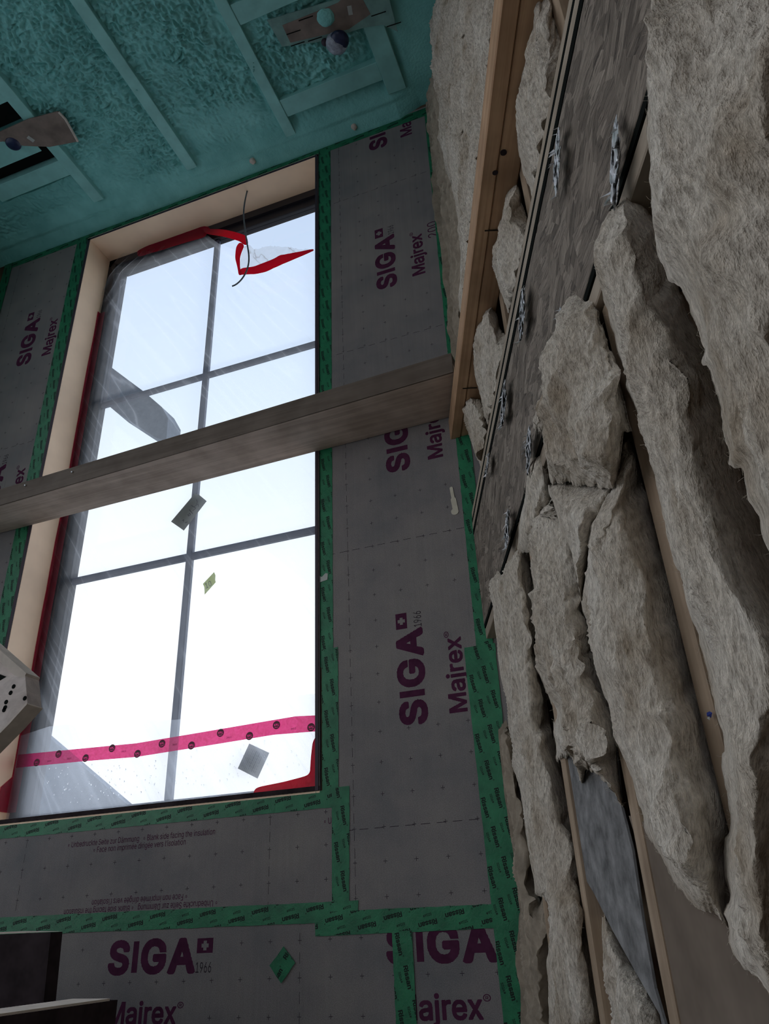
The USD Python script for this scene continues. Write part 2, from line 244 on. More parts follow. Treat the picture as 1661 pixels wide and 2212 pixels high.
# outlines measured along the insulated wall (mm: along it, above eye height)
OUT={
 'U1':[(563,3759),(1513,1814),(1339,1798),(1129,1777),(897,1773),(612,1768),(365,1802),(185,1819),(-36,2064),(21,2179),(11,2632),(-49,2894),(17,3119),(60,3620),(132,3699),(400,3393)],
 'U2':[(889,3092),(1278,2294),(1171,2278),(1063,2268),(1029,2105),(935,2154),(793,2225),(688,2187),(511,2421),(398,2637),(362,2871),(404,2938),(438,3243),(469,3523)],
 'U3':[(1126,2608),(1496,1849),(1390,1822),(1328,1817),(1224,1805),(1099,1818),(968,1821),(818,1802),(587,1793),(346,1786),(304,1919),(504,2087),(529,2270),(530,2404),(533,2586),(670,2545),(858,2230),(858,2384),(877,2574),(999,2554),(1071,2562)],
 'V1':[(1650,1517),(1689,1410),(1680,1355),(1679,1290),(1692,1214),(1665,1210),(1618,1206),(1574,1200),(1521,1205),(1456,1210),(1391,1242),(1358,1346),(1354,1412),(1349,1467),(1358,1515),(1412,1525),(1479,1530),(1542,1513),(1590,1485)],
 'V2':[(1266,1465),(1305,1405),(1306,1333),(1331,1258),(1284,1204),(1218,1209),(1134,1213),(1036,1284),(991,1402),(960,1502),(982,1559),(1078,1526),(1157,1516),(1221,1498)],
 'V3':[(835,1544),(902,1449),(921,1339),(1004,1221),(930,1201),(834,1198),(724,1198),(564,1274),(555,1371),(462,1508),(495,1598),(609,1616),(754,1564)],
 'V4':[(210,1665),(398,1561),(558,1363),(598,1272),(486,1238),(379,1244),(280,1358),(189,1505),(121,1662)],
 'A0':[(77,499),(247,486),(351,425),(321,284),(375,194),(400,98),(418,31),(597,10),(359,-283),(-162,-351),(-60,-181),(-112,-125),(98,9),(93,160),(55,322)],
 'A':[(252,926),(501,863),(655,819),(783,794),(871,759),(872,697),(867,630),(853,569),(820,515),(835,447),(821,390),(831,309),(855,327),(847,295),(855,259),(872,205),(870,161),(884,100),(894,56),(883,-13),(889,-92),(862,-217),(299,-291),(450,-81),(549,1),(524,21),(378,43),(400,98),(362,147),(362,195),(348,280),(295,345),(333,442),(346,533),(325,501),(279,583),(272,669),(280,725),(269,788),(222,869)],
 'B2':[(1040,877),(1158,822),(1156,744),(1141,701),(1049,718),(946,708),(874,715),(727,785),(800,831),(895,836),(952,868)],
 'B':[(989,759),(1123,729),(1237,639),(1240,562),(1243,507),(1235,459),(1225,429),(1248,388),(1250,356),(1262,306),(1282,272),(1292,242),(1293,214),(1293,248),(1283,220),(1247,185),(1234,134),(1182,166),(1137,196),(1076,212),(1043,203),(996,196),(984,227),(1005,245),(828,271),(791,285),(853,280),(852,300),(842,323),(872,348),(823,384),(804,411),(866,340),(921,346),(873,373),(822,418),(779,481),(830,512),(805,542),(853,569),(867,630),(867,676),(910,726)],
 'T':[(1464,907),(1497,882),(1570,806),(1568,764),(1575,721),(1585,678),(1583,614),(1585,577),(1583,624),(1591,577),(1589,548),(1560,566),(1534,557),(1506,532),(1474,531),(1351,611),(1149,735),(1142,752),(1162,802),(1190,836),(1128,866),(1090,906),(1103,922),(1213,889),(1247,904),(1241,884),(1285,890),(1322,923),(1355,929),(1410,910),(1431,916)],
 'S':[(1125,745),(1214,698),(1353,613),(1486,534),(1486,518),(1423,522),(1363,521),(1328,502),(1265,480),(1208,462),(1219,514),(1201,574),(1155,624),(1154,669),(1123,729)],
 'C':[(1541,560),(1577,550),(1588,522),(1585,472),(1586,428),(1589,389),(1596,348),(1596,289),(1596,245),(1594,207),(1594,182),(1591,153),(1602,199),(1599,176),(1596,149),(1596,108),(1593,69),(1566,48),(1560,33),(1538,-6),(1529,-20),(1474,-7),(1428,6),(1397,21),(1377,39),(1363,58),(1332,76),(1311,95),(1326,111),(1309,133),(1305,163),(1280,191),(1251,224),(1265,237),(1264,263),(1250,293),(1268,239),(1264,262),(1245,299),(1228,344),(1219,385),(1228,414),(1209,445),(1212,468),(1269,485),(1314,509),(1332,523),(1361,536),(1414,540),(1474,531),(1506,532)],
 'D':[(1691,861),(1712,849),(1750,811),(1765,807),(1779,780),(1789,744),(1792,711),(1794,674),(1791,641),(1795,608),(1802,573),(1809,526),(1814,485),(1814,449),(1814,412),(1810,471),(1812,423),(1811,380),(1810,339),(1813,305),(1819,257),(1825,187),(1805,109),(1756,114),(1630,-80),(1587,-73),(1570,-64),(1544,-56),(1526,-45),(1524,-34),(1533,-20),(1519,-8),(1555,6),(1553,23),(1555,33),(1561,49),(1584,63),(1599,78),(1601,107),(1607,126),(1623,134),(1628,148),(1629,170),(1626,193),(1625,146),(1628,164),(1626,184),(1628,204),(1628,220),(1628,245),(1631,265),(1626,284),(1623,306),(1622,332),(1616,352),(1613,377),(1617,413),(1621,440),(1625,467),(1622,505),(1616,544),(1609,582),(1596,614),(1616,630),(1604,598),(1613,622),(1604,662),(1601,698),(1605,747),(1600,784),(1587,820),(1590,848),(1605,867),(1663,860)],
 'E':[(1942,948),(2113,594),(1908,276),(1825,255),(1813,269),(1812,286),(1815,302),(1808,329),(1812,348),(1792,372),(1803,374),(1800,398),(1809,425),(1808,449),(1806,443),(1811,473),(1801,490),(1818,491),(1809,534),(1810,560),(1807,581),(1791,612),(1789,637),(1782,666),(1794,715),(1811,759),(1824,777),(1835,813),(1858,835),(1868,860),(1873,862),(1901,890),(1920,901)],
 'F':[(1005,-11),(1032,-6),(1074,-23),(1139,-66),(1165,-78),(1221,-112),(1243,-132),(1246,-167),(913,-210),(938,-162),(943,-125),(930,-95),(974,-68),(979,-38)],
 'osb_scrap':[(879,278),(1249,215),(1225,135),(1231,110),(1240,73),(1228,-13),(1226,-94),(1243,-132),(1245,-149),(1228,-133),(1228,-123),(1153,-83),(1058,-30),(972,26),(894,65),(879,204)],
 'ply':[(1254,117),(1405,80),(1540,18),(1648,-27),(1586,-122),(1253,-166),(1266,-129),(1262,-44),(1263,24),(1263,96)],
 'hang1':[(1575,1184),(1515,1110),(1504,1203),(1583,1096)],
 'hang2':[(1185,1202),(1121,1129),(1094,1222),(1207,1115)],
 'hang3':[(863,1200),(796,1129),(754,1221),(898,1113)],
 'hangb1':[(1776,925),(1710,836),(1713,921),(1770,844)],
 'hangb2':[(1403,942),(1375,906),(1364,948),(1413,902)],
 'hangb3':[(1045,936),(980,860),(965,929),(1057,869)],
 'hangb4':[(678,927),(611,856),(583,924),(702,862)],
 'hang4':[(494,1210),(464,1180),(418,1234),(536,1159)],
 'blue':[(1610,175)],
 'pencil':[(1150,1696),(1340,1445),(1280,1467),(1327,1455),(419,1876),(665,1657)],
}

# ================================================================ the setting
CEIL = 3.685
XL, YR = -3.28, -3.4            # left wall, rear wall
W0 = (-2.555, -1.10, .40, 3.597)  # the window opening x0 x1 z0 z1
x0, x1, z0, z1 = W0
wall_poly = box(XL-.1, -1.6, -.28, 3.80).difference(box(x0-.021, z0-.021, x1+.0145, z1+.021))
obj('wall_back', on_wall(wall_poly, 2.60, .213), M['sheathing'], kind='structure')
# floor and outdoor ground
obj('floor', bx(-3.5, 3.2, -3.6, 2.62, -1.75, -1.6), M['floor'], kind='structure')
obj('ground', bx(-60, 60, -60, 60, -2.2, -1.9), M['outdoor'], kind='structure')
# left wall (foamed) and rear wall, their unseen openings sized to light the room
def wall_x(x, poly, th):
    m = extr(poly, th); v = np.array(m.vertices); m.vertices = np.stack([x - th + v[:, 2], v[:, 0], v[:, 1]], 1); return m
obj('wall_left', wall_x(XL, box(-3.6, -1.6, 2.6, 3.8).difference(box(-3.2, -.6, 1.7, 3.4)), .12), M['foam'], kind='structure')
obj('wall_rear', on_wall(box(-3.5, -1.6, 3.2, 3.8).difference(box(-1.3, .9, .5, 2.75)), YR, .12), M['membrane'], kind='structure')

# ceiling: foam between joists
ce = thing('ceiling', kind='structure')
obj('deck', bx(-3.5, 3.2, -3.6, 2.62, CEIL+.10, CEIL+.22), M['overspray'], ce)
gx, gy = np.meshgrid(np.arange(-3.35, -.12, .0048), np.arange(.9, 2.393, .0048))
P = np.stack([gx, gy, gx*0], -1)
warp = np.stack([meshkit.fbm(P*9, 2, 5), meshkit.fbm(P*9, 2, 9), gx*0], -1)
bil = np.abs(2*meshkit.noise(P*[42, 52, 1] + warp*2.0, 3) - 1); bil2 = np.abs(2*meshkit.noise(P*[85, 100, 1] + warp*2.6, 4) - 1)
lump = meshkit.fbm(P*3.2, 3, 7) - .5
patch = np.clip((meshkit.fbm(P*2.1, 2, 12) - .35)*4, .25, 1.0)
calm = np.clip((gx + .62)/.12, 0, 1)                         # plain board next to the insulated wall
bandw = np.clip((gy - 2.20)/.09, 0, 1)                        # foam swept down onto the wall
leftb = np.clip((-2.43 - gx)/.03, 0, 1)
amp = (1-.85*calm)*(1-.75*bandw)
gz = CEIL + .040 - .026*bil*patch*amp - .013*bil2*patch*amp - .050*lump*amp*(1-.6*bandw)
gz = gz*(1-bandw) + (CEIL - .004 - .012*(lump*.6+bil*.25*patch) - .030*np.clip((gy-2.31)/.07, 0, 1))*bandw
for jx in (-2.39, -1.785, -1.19, -.587):                       # foam climbs the sides of the joists
    d = np.abs(gx - jx); gz += .020*np.exp(-((d-.055)/.018)**2)*(1-bandw)*(meshkit.noise(P*[8, 5, 1], 21)-.2)
gz = np.where(calm > 0, gz*(1-calm) + calm*(CEIL + .015 - .01*lump), gz)
gz = np.where((leftb > 0) & (gy > 1.40) & (gy < 2.06), CEIL + .075, gz)
ny, nx = gx.shape; idx = np.arange(nx*ny).reshape(ny, nx)
q = np.stack([idx[:-1, :-1], idx[1:, :-1], idx[1:, 1:], idx[:-1, 1:]], -1).reshape(-1, 4)
obj('foam', (np.stack([gx, gy, gz], -1).reshape(-1, 3), np.vstack([q[:, [0, 1, 2]], q[:, [0, 2, 3]]])), M['foam'], ce, smooth=True)
def joist(x0, x1, y0, y1, z=CEIL, h=.14, name='joist', m='joist', lab=None): return obj(name, bx(x0, x1, y0, y1, z, z+h, .002), M[m], ce, label=lab)
for xa, xb, ye in ((-2.424, -2.358, 2.235), (-1.818, -1.755, 2.255), (-1.222, -1.165, 2.30), (-.636, -.540, 2.26)):
    joist(xa, xb, -3.3, ye)
for xa, xb, ya, yb in ((-1.165, -.636, 2.085, 2.18), (-1.165, -.636, 1.597, 1.692), (-2.9, -2.424, 1.945, 2.04), (-2.9, -2.424, 1.45, 1.585), (-3.3, -2.424, 1.14, 1.2)):
    joist(xa, xb, ya, yb, CEIL+.004, name='blocking')
joist(-2.95, -2.43, 1.592, 1.70, CEIL+.045, .02, 'opening', 'cavity', 'dark unsprayed gap')
joist(-2.95, -2.43, 1.862, 1.94, CEIL+.045, .02, 'opening', 'cavity', 'dark unsprayed gap')

# the window
wi = thing('window_1', kind='structure')
obj('jamb', bx(x0-.02, x0, D-.001, 2.60, z0-.02, z1+.02, .001), M['reveal'], wi)
obj('jamb', bx(x1, x1+.014, D-.001, 2.60, z0-.02, z1+.02, .001), M['reveal'], wi)
obj('head', bx(x0, x1, D-.001, 2.60, z1, z1+.02, .001), M['reveal'], wi)
obj('sill', bx(x0, x1, D-.001, 2.60, z0-.02, z0, .001), M['reveal'], wi)
gy0 = 2.3815
obj('gasket', bx(x0-.018, x0-.001, gy0, 2.388, z0-.012, z1+.012), M['gasket'], wi)
obj('gasket', bx(x1-.001, x1+.011, gy0-.003, 2.388, z0-.012, z1+.012), M['gasket'], wi)
obj('gasket', bx(x1+.0135, x1+.017, gy0-.001, 2.388, z0-.012, z1+.012), M['gasket'], wi)
obj('gasket', bx(x0-.018, x1+.012, gy0, 2.388, z1+.001, z1+.013), M['gasket'], wi)
obj('sill_edge', bx(x0-.018, x1+.012, gy0-.001, 2.388, z0-.013, z0+.002), M['darkwood'], wi)
fr = [bx(x0, x0+.05, 2.562, 2.65, z0, z1), bx(x1-.05, x1, 2.562, 2.65, z0, z1), bx(x0, x1, 2.562, 2.65, z1-.05, z1), bx(x0, x1, 2.562, 2.65, z0, z0+.018)]
obj('frame', fr, M['frame'], wi)
gx0, gx1, gz0, gz1 = x0+.09, x1-.09, z0+.042, z1-.105
ss = [bx(gx0-.05, gx0, 2.578, 2.63, gz0-.03, gz1+.06, .004), bx(gx1, gx1+.05, 2.578, 2.63, gz0-.03, gz1+.06, .004), bx(gx0, gx1, 2.578, 2.63, gz1, gz1+.06, .004), bx(gx0, gx1, 2.578, 2.63, gz0-.03, gz0, .004)]
obj('sash', ss, M['frame'], wi)
mxc = (-1.838-1.803)/2
zs = [gz0, 1.478, 2.508, gz1]; xs = [gx0, mxc, gx1]
obj('muntin', bx(mxc-.016, mxc+.016, 2.588, 2.612, gz0, gz1, .004), M['muntin'], wi)
for zz in (1.478, 2.508):
    obj('muntin', bx(gx0, gx1, 2.589, 2.611, zz-.0165, zz+.0165, .004), M['muntin'], wi)
for i in range(2):
    for j in range(3):
        obj('pane', bx(xs[i]+(.010 if i else 0), xs[i+1]-(0 if i else .010), 2.598, 2.602, zs[j]+(.010 if j else 0), zs[j+1]-(.010 if j < 2 else 0)), M['glass'], wi)

# ================================================================ membranes on the window wall
SH, PR = 2.3868, 2.38565
dash_len = .03
def cross(x, z, r=.0065, t=.00075): return [box(x-r, z-t, x+r, z+t), box(x-t, z-r, x+t, z+r)]
def marks(poly, X0, Z0, dx, dz, vlines=(), hlines=(), skip=()):
    bx0, bz0, bx1, bz1 = poly.bounds; out = []
    for i in range(int((bx0-X0)/dx)-1, int((bx1-X0)/dx)+2):
        for j in range(int((bz0-Z0)/dz)-1, int((bz1-Z0)/dz)+2):
            x, z = X0+i*dx, Z0+j*dz
            if poly.contains(Point(x, z)) and not any(s.contains(Point(x, z)) for s in skip): out += cross(x, z)
    for x in vlines:
        for z in np.arange(bz0+.01, bz1, dash_len*1.7): out.append(box(x-.0007, z, x+.0007, z+dash_len))
    for z in hlines:
        for x in np.arange(bx0+.01, bx1, dash_len*1.7): out.append(box(x, z-.0009, x+dash_len, z+.0009))
    return shapely.union_all(out).intersection(poly)
def logo():
    """the manufacturer's print: name, cross in a square, year; second line beneath. Reads along +x, S at the origin."""
    S_, G_, A_ = (text(q, .086, True, .045) for q in 'SGA')
    a = shapely.union_all([place(S_, 0, -.0875, 0, .084), box(.093, -.0885, .1145, 0), place(G_, .126, -.0875, 0, .096), place(A_, .228, -.0885, 0, .104)])
    sq = box(.334, -.041, .392, 0).difference(shapely.union_all([box(.357, -.034, .369, -.007), box(.350, -.026, .376, -.015)]))
    b = shapely.union_all([place(text('Majrex', .057, True, .012), .022, -.226, 0, .252), place(text('\u00ae', .022, False), .277, -.192, 0, .022)])
    return [('name_print', a, 'purple'), ('cross_print', sq, 'purple'), ('second_name_print', b, 'purple'), ('year_print', place(text('1966', .028, False), .334, -.094, 0, .056), 'ink')]
LOGO = logo()
def sheet(label, poly, spots, ang, mk, extra=None):
    c = poly.centroid
    t = thing('membrane_sheet', label, 'membrane', (c.x, SH, poly.bounds[1]), 'printed membrane sheets on the window wall')
    fl = obj('fleece', on_wall(poly, SH, .0009), M['membrane'], t)
    for x, z in (spots or ()):
        for nm, g, m in LOGO:
            g = affinity.translate(affinity.rotate(g, ang, origin=(0, 0)), x, z).intersection(poly)
            if not g.is_empty and g.area > 1e-5: obj(nm, flat_print(g, PR), M[m], fl)
    if extra is not None: obj('lettering', flat_print(extra.intersection(poly), PR), M['purple'], fl, label='printed lettering', kind='stuff')
    obj('grid_print', flat_print(mk, PR+.0001), M['ink'], fl, label='printed grid of small crosses and dashes', kind='stuff'); return t
pr_ = box(-1.008, .012, -.40, 3.68).union(box(-1.062, .386, -.9, 3.68))
skipr = [box(-.80, z, -.55, z+.40) for z in (.555, 1.53, 2.505, 3.48)]
sheet('pale printed membrane beside the window, between it and the insulated wall', pr_, [(-.792, z) for z in (.560, 1.535, 2.508, 3.482)], 90,
      marks(pr_, -.968, .26, .1005, .0977, (-.968, -.462), (.258, 1.238, 2.206, 3.187), skipr), place(text('200', .045, False), -.490, 2.735, 90, .10))
pl_ = box(-3.17, .381, -2.60, 3.70)
sheet('pale printed membrane on the far side of the window, towards the green wall', pl_, [(-2.905, z) for z in (.80, 1.775, 2.755)], 90,
      marks(pl_, -3.07, .26, .1005, .0977, (-3.07,), (2.206,), [box(-2.91, z, -2.64, z+.42) for z in (.79, 1.77, 2.745)]))
pm_ = box(-3.2, .03, -1.01, .38)
def lines(xa, flip):
    a = place(text('\u25e6 Unbedruckte Seite zur D\u00e4mmung   \u25e6 Blank side facing the insulation', .0185, False), 0, 0, 0, .607)
    b = place(text('\u25e6 Face non imprim\u00e9e dirig\u00e9e vers l\u2019isolation', .0185, False), .115, -.024, 0, .379)
    g = shapely.union_all([a, b]); 
    return affinity.translate(affinity.rotate(g, 180, origin=(0, 0)), xa+.607, .084) if flip else affinity.translate(g, xa, .283)
ex = shapely.union_all([lines(-2.082, 0), lines(-1.072, 0), lines(-2.059, 1), lines(-1.046, 1), lines(-3.09, 0), lines(-3.06, 1)])
sheet('narrow printed membrane band directly below the window sill', pm_, None, 0, marks(pm_, -1.267, .123, .1005, .0985, (-1.267, -2.272)), ex)
pb_ = box(-3.2, -1.59, -1.0, .029).union(box(-1.0, -1.59, -.40, .0115))
sheet('lowest printed membrane, under the long green tape line', pb_, [(-1.850, -.022), (-.876, -.018), (-2.825, -.022), (-1.85, -.75), (-.876, -.75)], 0,
      marks(pb_, -1.155, -.04, .1005, .0975, (-1.155, -2.155), (), [box(-1.86, -.115, -1.44, 0), box(-1.86, -.26, -1.5, -.17), box(-.88, -.115, -.5, 0), box(-.88, -.26, -.5, -.17)]))
obj('adhesive_smear', on_wall(Point(-.540, 1.31).buffer(.014).union(LineString([(-.545, 1.41), (-.541, 1.36), (-.543, 1.33)]).buffer(.006)).union(LineString([(-.541, 1.36), (-.537, 1.32)]).buffer(.010)), SH-.0009, .002), M['glue'], label='pale dried smear of adhesive on the printed membrane near the corner tape', cat='adhesive')

# ================================================================ green tapes
def tape_print(poly, p0, p1, flip, seed):
    rng = np.random.default_rng(seed); L = math.dist(p0, p1); ang = math.degrees(math.atan2(p1[1]-p0[1], p1[0]-p0[0]))
    big = shapely.union_all([place(text('Rissan', .0125, True, .03), 0, 0, 0, .058), place(text('\u00ae', .006, False), .059, .0085)]); small = text('SIGA\u00ae', .0068, True); out = []; step = .19
    ph = rng.uniform(0, step)
    for r, v in enumerate((.0335, .0115, -.0105, -.0325)):
        for u in np.arange(-.2 + ph + (r % 2)*.095 + r*.012, L+.1, step):
            out.append(affinity.translate(affinity.rotate(big, 11, origin=(0, 0)), u, v-.012))
            out.append(affinity.translate(place(small, 0, 0, 11, .027), u+.098, v-.006))
    g = shapely.union_all(out)
    if flip: g = affinity.rotate(g, 180, origin=(L/2, 0))
    g = affinity.translate(affinity.rotate(g, ang, origin=(0, 0)), p0[0], p0[1])
    return g.intersection(poly)
NT = [0]
def tape(label, pts, p0, p1, lvl=0, flip=False):
    rng = np.random.default_rng(100+NT[0]); NT[0] += 1
    poly = Polygon(pts); c = poly.centroid; y = 2.3853 - .0002*NT[0]
    e = poly.segmentize(.02); w = np.array(e.exterior.coords)[:-1]; poly = Polygon(w + rng.normal(0, .0005, w.shape)).buffer(0)
    t = thing('green_tape', label, 'tape', (c.x, y, poly.bounds[1]), group='green tape strips on the window wall')
    sp = obj('strip', on_wall(poly, y, .00016), M['tape'], t)
    pr = tape_print(poly.buffer(-.0008), p0, p1, flip, NT[0])
    if not pr.is_empty: obj('lettering', flat_print(pr, y-.00018), M['tape_ink'], sp, label='black repeated lettering on the tape', kind='stuff')
def vtape(label, xa, xb, za, zb, lvl=0, xa2=None, xb2=None, over=0):
    xa2 = xa if xa2 is None else xa2; xb2 = xb if xb2 is None else xb2
    tape(label, [(xa, zb), (xb, zb), (xb2, za), (xa2, za)], ((xa+xb)/2, zb), ((xa2+xb2)/2, za), lvl)
def htape(label, xa, xb, zlo, zhi, lvl=0, zlo2=None, zhi2=None):
    zlo2 = zlo if zlo2 is None else zlo2; zhi2 = zhi if zhi2 is None else zhi2
    tape(label, [(xa, zlo), (xb, zlo2), (xb, zhi2), (xa, zhi)], (xa, (zlo+zhi)/2), (xb, (zlo2+zhi2)/2), lvl, True)
htape('green tape sealing the top of the window wall to the foamed ceiling', -3.2, -.44, 3.606, 3.668, 0)
vtape('tall green tape down the window side nearest the insulation', -1.083, -1.014, .80, 3.64, 1, -1.083, -1.033)
vtape('short green tape overlapping the lower end of the tall window tape', -1.078, -1.014, .37, .866, 2, -1.078, -1.019)
htape('green tape along the underside of the window sill', -3.0, -1.0, .336, .388, 0, .331, .3865)
vtape('short green tape dropping from the sill corner to the long horizontal tape', -1.043, -.981, .03, .392, 3, -1.047, -.990)
htape('long green tape running across beneath the narrow membrane band', -3.15, -.96, .022, .080, 1, .003, .059)
htape('green tape continuing the horizontal line towards the insulated wall', -1.103, -.50, -.031, .034, 2, -.031, .029)
vtape('tall green tape along the corner next to the insulated wall', -.489, -.440, .79, 3.62, 1, -.514, -.455)
vtape('lower green tape along the corner beside the lowest batts', -.556, -.450, -1.55, .792, 2, -.538, -.486)
vtape('green tape splitting the lowest membrane, under the horizontal line', -.855, -.793, -1.55, -.027, 1, -.853, -.797)
vtape('green tape down the far window side, towards the green wall', -2.652, -2.574, .36, 3.64, 1, -2.650, -2.576)
vtape('green tape edging the far printed membrane at the foamed wall', -3.20, -3.135, .3, 3.68, 1)
dm = [(-1.208, -.054), (-1.168, -.098), (-1.214, -.150), (-1.256, -.103)]
tape('small diamond patch of green tape on the lowest membrane', dm, (-1.250, -.14), (-1.17, -.06), 1)
ck = on_wall(Polygon([(-1.083, 1.13), (-1.052, 1.135), (-1.05, 1.16), (-1.06, 1.163), (-1.075, 1.15), (-1.083, 1.155)]), 2.3835, .0006)
obj('paper_scrap', ck, M['whitelabel'], label='tiny torn white paper scrap stuck to the tape beside the window', cat='paper scrap')

# ================================================================ film, red and pink tape, stickers on the window
def chaikin(p, n):
    p = np.asarray(p, float)
    for _ in range(n): q = np.roll(p, -1, 0); d = np.linalg.norm(q-p, axis=1, keepdims=True); t = np.minimum(.25, .012/np.maximum(d, 1e-6)); p = np.stack([p+(q-p)*t, q-(q-p)*t], 1).reshape(-1, 2)
    return p
def drape(name, label, cat, pts, y, m, amp=.004, h=.012, seed=1, tw=(1.0, .35), thick=0, folds=None, smooth=True, parent=None):
    poly = Polygon(chaikin(mm(pts), 3 if thick or name == 'film_flap' else 0)).buffer(0); poly = max(polys(poly), key=lambda g: g.area); Pn, T, nb = grid_sheet(poly, h, h)
    q = np.stack([Pn[:, 0]*tw[0] + Pn[:, 1]*.6, Pn[:, 1]*tw[1] - Pn[:, 0]*.5, Pn[:, 0]*0], 1)
    d = (meshkit.fbm(q*7, 3, seed) - .5)*2*amp + (1-np.abs(2*meshkit.noise(q*16, seed+3)-1))**3*amp*.8
    if folds is not None: d = d + folds(Pn)
    v = np.stack([Pn[:, 0], y - d, Pn[:, 1]], 1)
    if thick:
        n = len(v); b = v + [0, thick, 0]; loop = [(i, (i+1) % nb) for i in range(nb)]
        f = np.vstack([T, T[:, ::-1] + n, np.array([[i, i+n, j] for i, j in loop] + [[j, i+n, j+n] for i, j in loop])]); v = np.vstack([v, b])
    else: f = T
    return obj(name, trimesh.Trimesh(v, f, process=False), m, parent, smooth=smooth, label=label, cat=cat)
ft = [(-2587, 3307), (-2520, 3443), (-2481, 3579), (-2404, 3590), (-2316, 3553), (-2037, 3531), (-1880, 3532), (-1782, 3409), (-1636, 3280), (-1646, 3169), (-1626, 3086), (-1514, 3078), (-1375, 3083), (-1188, 3092), (-1106, 3098)]
ft[0] = (-2551, 3307)
film_pts = [(-2551, 412)] + ft + [(-1106, 412)]
def crinkle(P):      # pulled folds under the free corners
    a = np.exp(-((P[:, 0]+2.45)**2 + (P[:, 1]-3.45)**2)/.05); b = np.exp(-((P[:, 0]+1.5)**2/.2 + (P[:, 1]-3.0)**2/.12))
    u = (P[:, 0]*.8 - P[:, 1]*.6); w = P[:, 0] + (P[:, 1]-3.1)*.55
    return a*.012*(1+np.sin(u*95 + 4*meshkit.noise(np.c_[P*9, P[:, :1]*0], 4))) + b*.004*np.sin(w*120 + 5*meshkit.noise(np.c_[P*6, P[:, :1]*0], 8))
drape('plastic_film', 'large clear plastic film over the window, its upper corner torn loose', 'plastic sheet', film_pts, 2.550, M['film'], .0035, .011, 3, folds=crinkle)
lf = [(-2550, 412), (-2550, 761), (-2405, 783), (-2123, 767), (-1785, 735), (-1669, 733), (-1529, 748), (-1410, 765), (-1301, 763), (-1195, 759), (-1108, 751), (-1108, 412)]
drape('plastic_film', 'low strip of second plastic film behind the pink tape', 'plastic sheet', lf, 2.5415, M['film2'], .002, .011, 9)
drape('film_flap', 'loose clear film flap framed by the drooping red tape', 'plastic sheet', [(-1604, 3288), (-1566, 3289), (-1533, 3227), (-1482, 3234), (-1422, 3217), (-1330, 3164), (-1251, 3114), (-1179, 3086), (-1179, 3077), (-1376, 3091), (-1523, 3072), (-1614, 3109), (-1619, 3198)], 2.532, M['film3'], .010, .007, 14, (2.5, 2.0))
pk = thing('pink_tape', 'bright pink printed tape across the bottom of the film', 'tape', (-1.8, 2.5365, .61))
drape('strip', None, None, [(-2540, 681), (-1952, 662), (-1522, 674), (-1254, 682), (-1105, 670), (-1105, 607), (-1181, 618), (-1340, 625), (-1704, 615), (-1944, 609), (-2199, 619), (-2540, 628)], 2.5365, M['pink'], .0008, .010, 21, parent=pk)
for i, (a, b) in enumerate([(-2434, 638), (-2328, 661), (-2188, 630), (-2064, 655), (-1939, 620), (-1829, 647), (-1694, 625), (-1569, 658), (-1443, 632), (-1331, 659), (-1189, 634)]):
    d = Point(0, 0).buffer(.0150, 20).difference(affinity.translate(place(text('Tuck', .0085, True), 0, 0, 180, .021), .0105, .0045)).difference(box(-.008, -.009, .008, -.0074))
    obj('printed_disc', flat_print(affinity.translate(d, a/1000, b/1000), 2.5345), M['disc'], pk)
sm = shapely.union_all([affinity.translate(place(text('CCMC', .006, False), 0, 0, 180, .022), x, .640) for x in (-2.36, -1.995, -1.52, -2.26, -1.76, -1.25)])
obj('small_print', flat_print(sm, 2.5345), M['disc'], pk, kind='stuff')
def redtape(label, pts, y, seed, folds=None, amp=.0015): drape('red_tape', label, 'tape', pts, y, M['red'], amp, .008, seed, thick=.0007, folds=folds)
redtape('red tape holding the film to the window head, still stuck', [(-2349, 3580), (-2290, 3592), (-2107, 3594), (-1891, 3592), (-1840, 3560), (-1871, 3493), (-2029, 3506), (-2330, 3523)], 2.546, 31)
redtape('loose red tape drooping from the window head towards the cable', [(-1887, 3570), (-1821, 3519), (-1730, 3464), (-1629, 3391), (-1583, 3356), (-1569, 3282), (-1596, 3287), (-1620, 3323), (-1726, 3402), (-1849, 3495), (-1881, 3534)], 2.527, 32, lambda P: .010*np.sin(P[:, 0]*14))
redtape('short red tape length hanging upright beside the cable', [(-1624, 3323), (-1591, 3284), (-1603, 3248), (-1616, 3196), (-1610, 3113), (-1594, 3063), (-1616, 3065), (-1624, 3118), (-1646, 3208), (-1644, 3290)], 2.522, 33)
redtape('sagging red tape along the lower edge of the loose film flap', [(-1610, 3111), (-1519, 3090), (-1402, 3098), (-1369, 3112), (-1345, 3104), (-1174, 3076), (-1174, 3061), (-1390, 3033), (-1452, 3021), (-1516, 3032), (-1587, 3058), (-1608, 3062)], 2.519, 34)
redtape('red tape wedge in the lower window corner beside the sticker', [(-1108, 660), (-1180, 588), (-1186, 556), (-1191, 503), (-1193, 467), (-1302, 453), (-1396, 446), (-1414, 438), (-1420, 412), (-1108, 412)], 2.534, 35, amp=.0008)
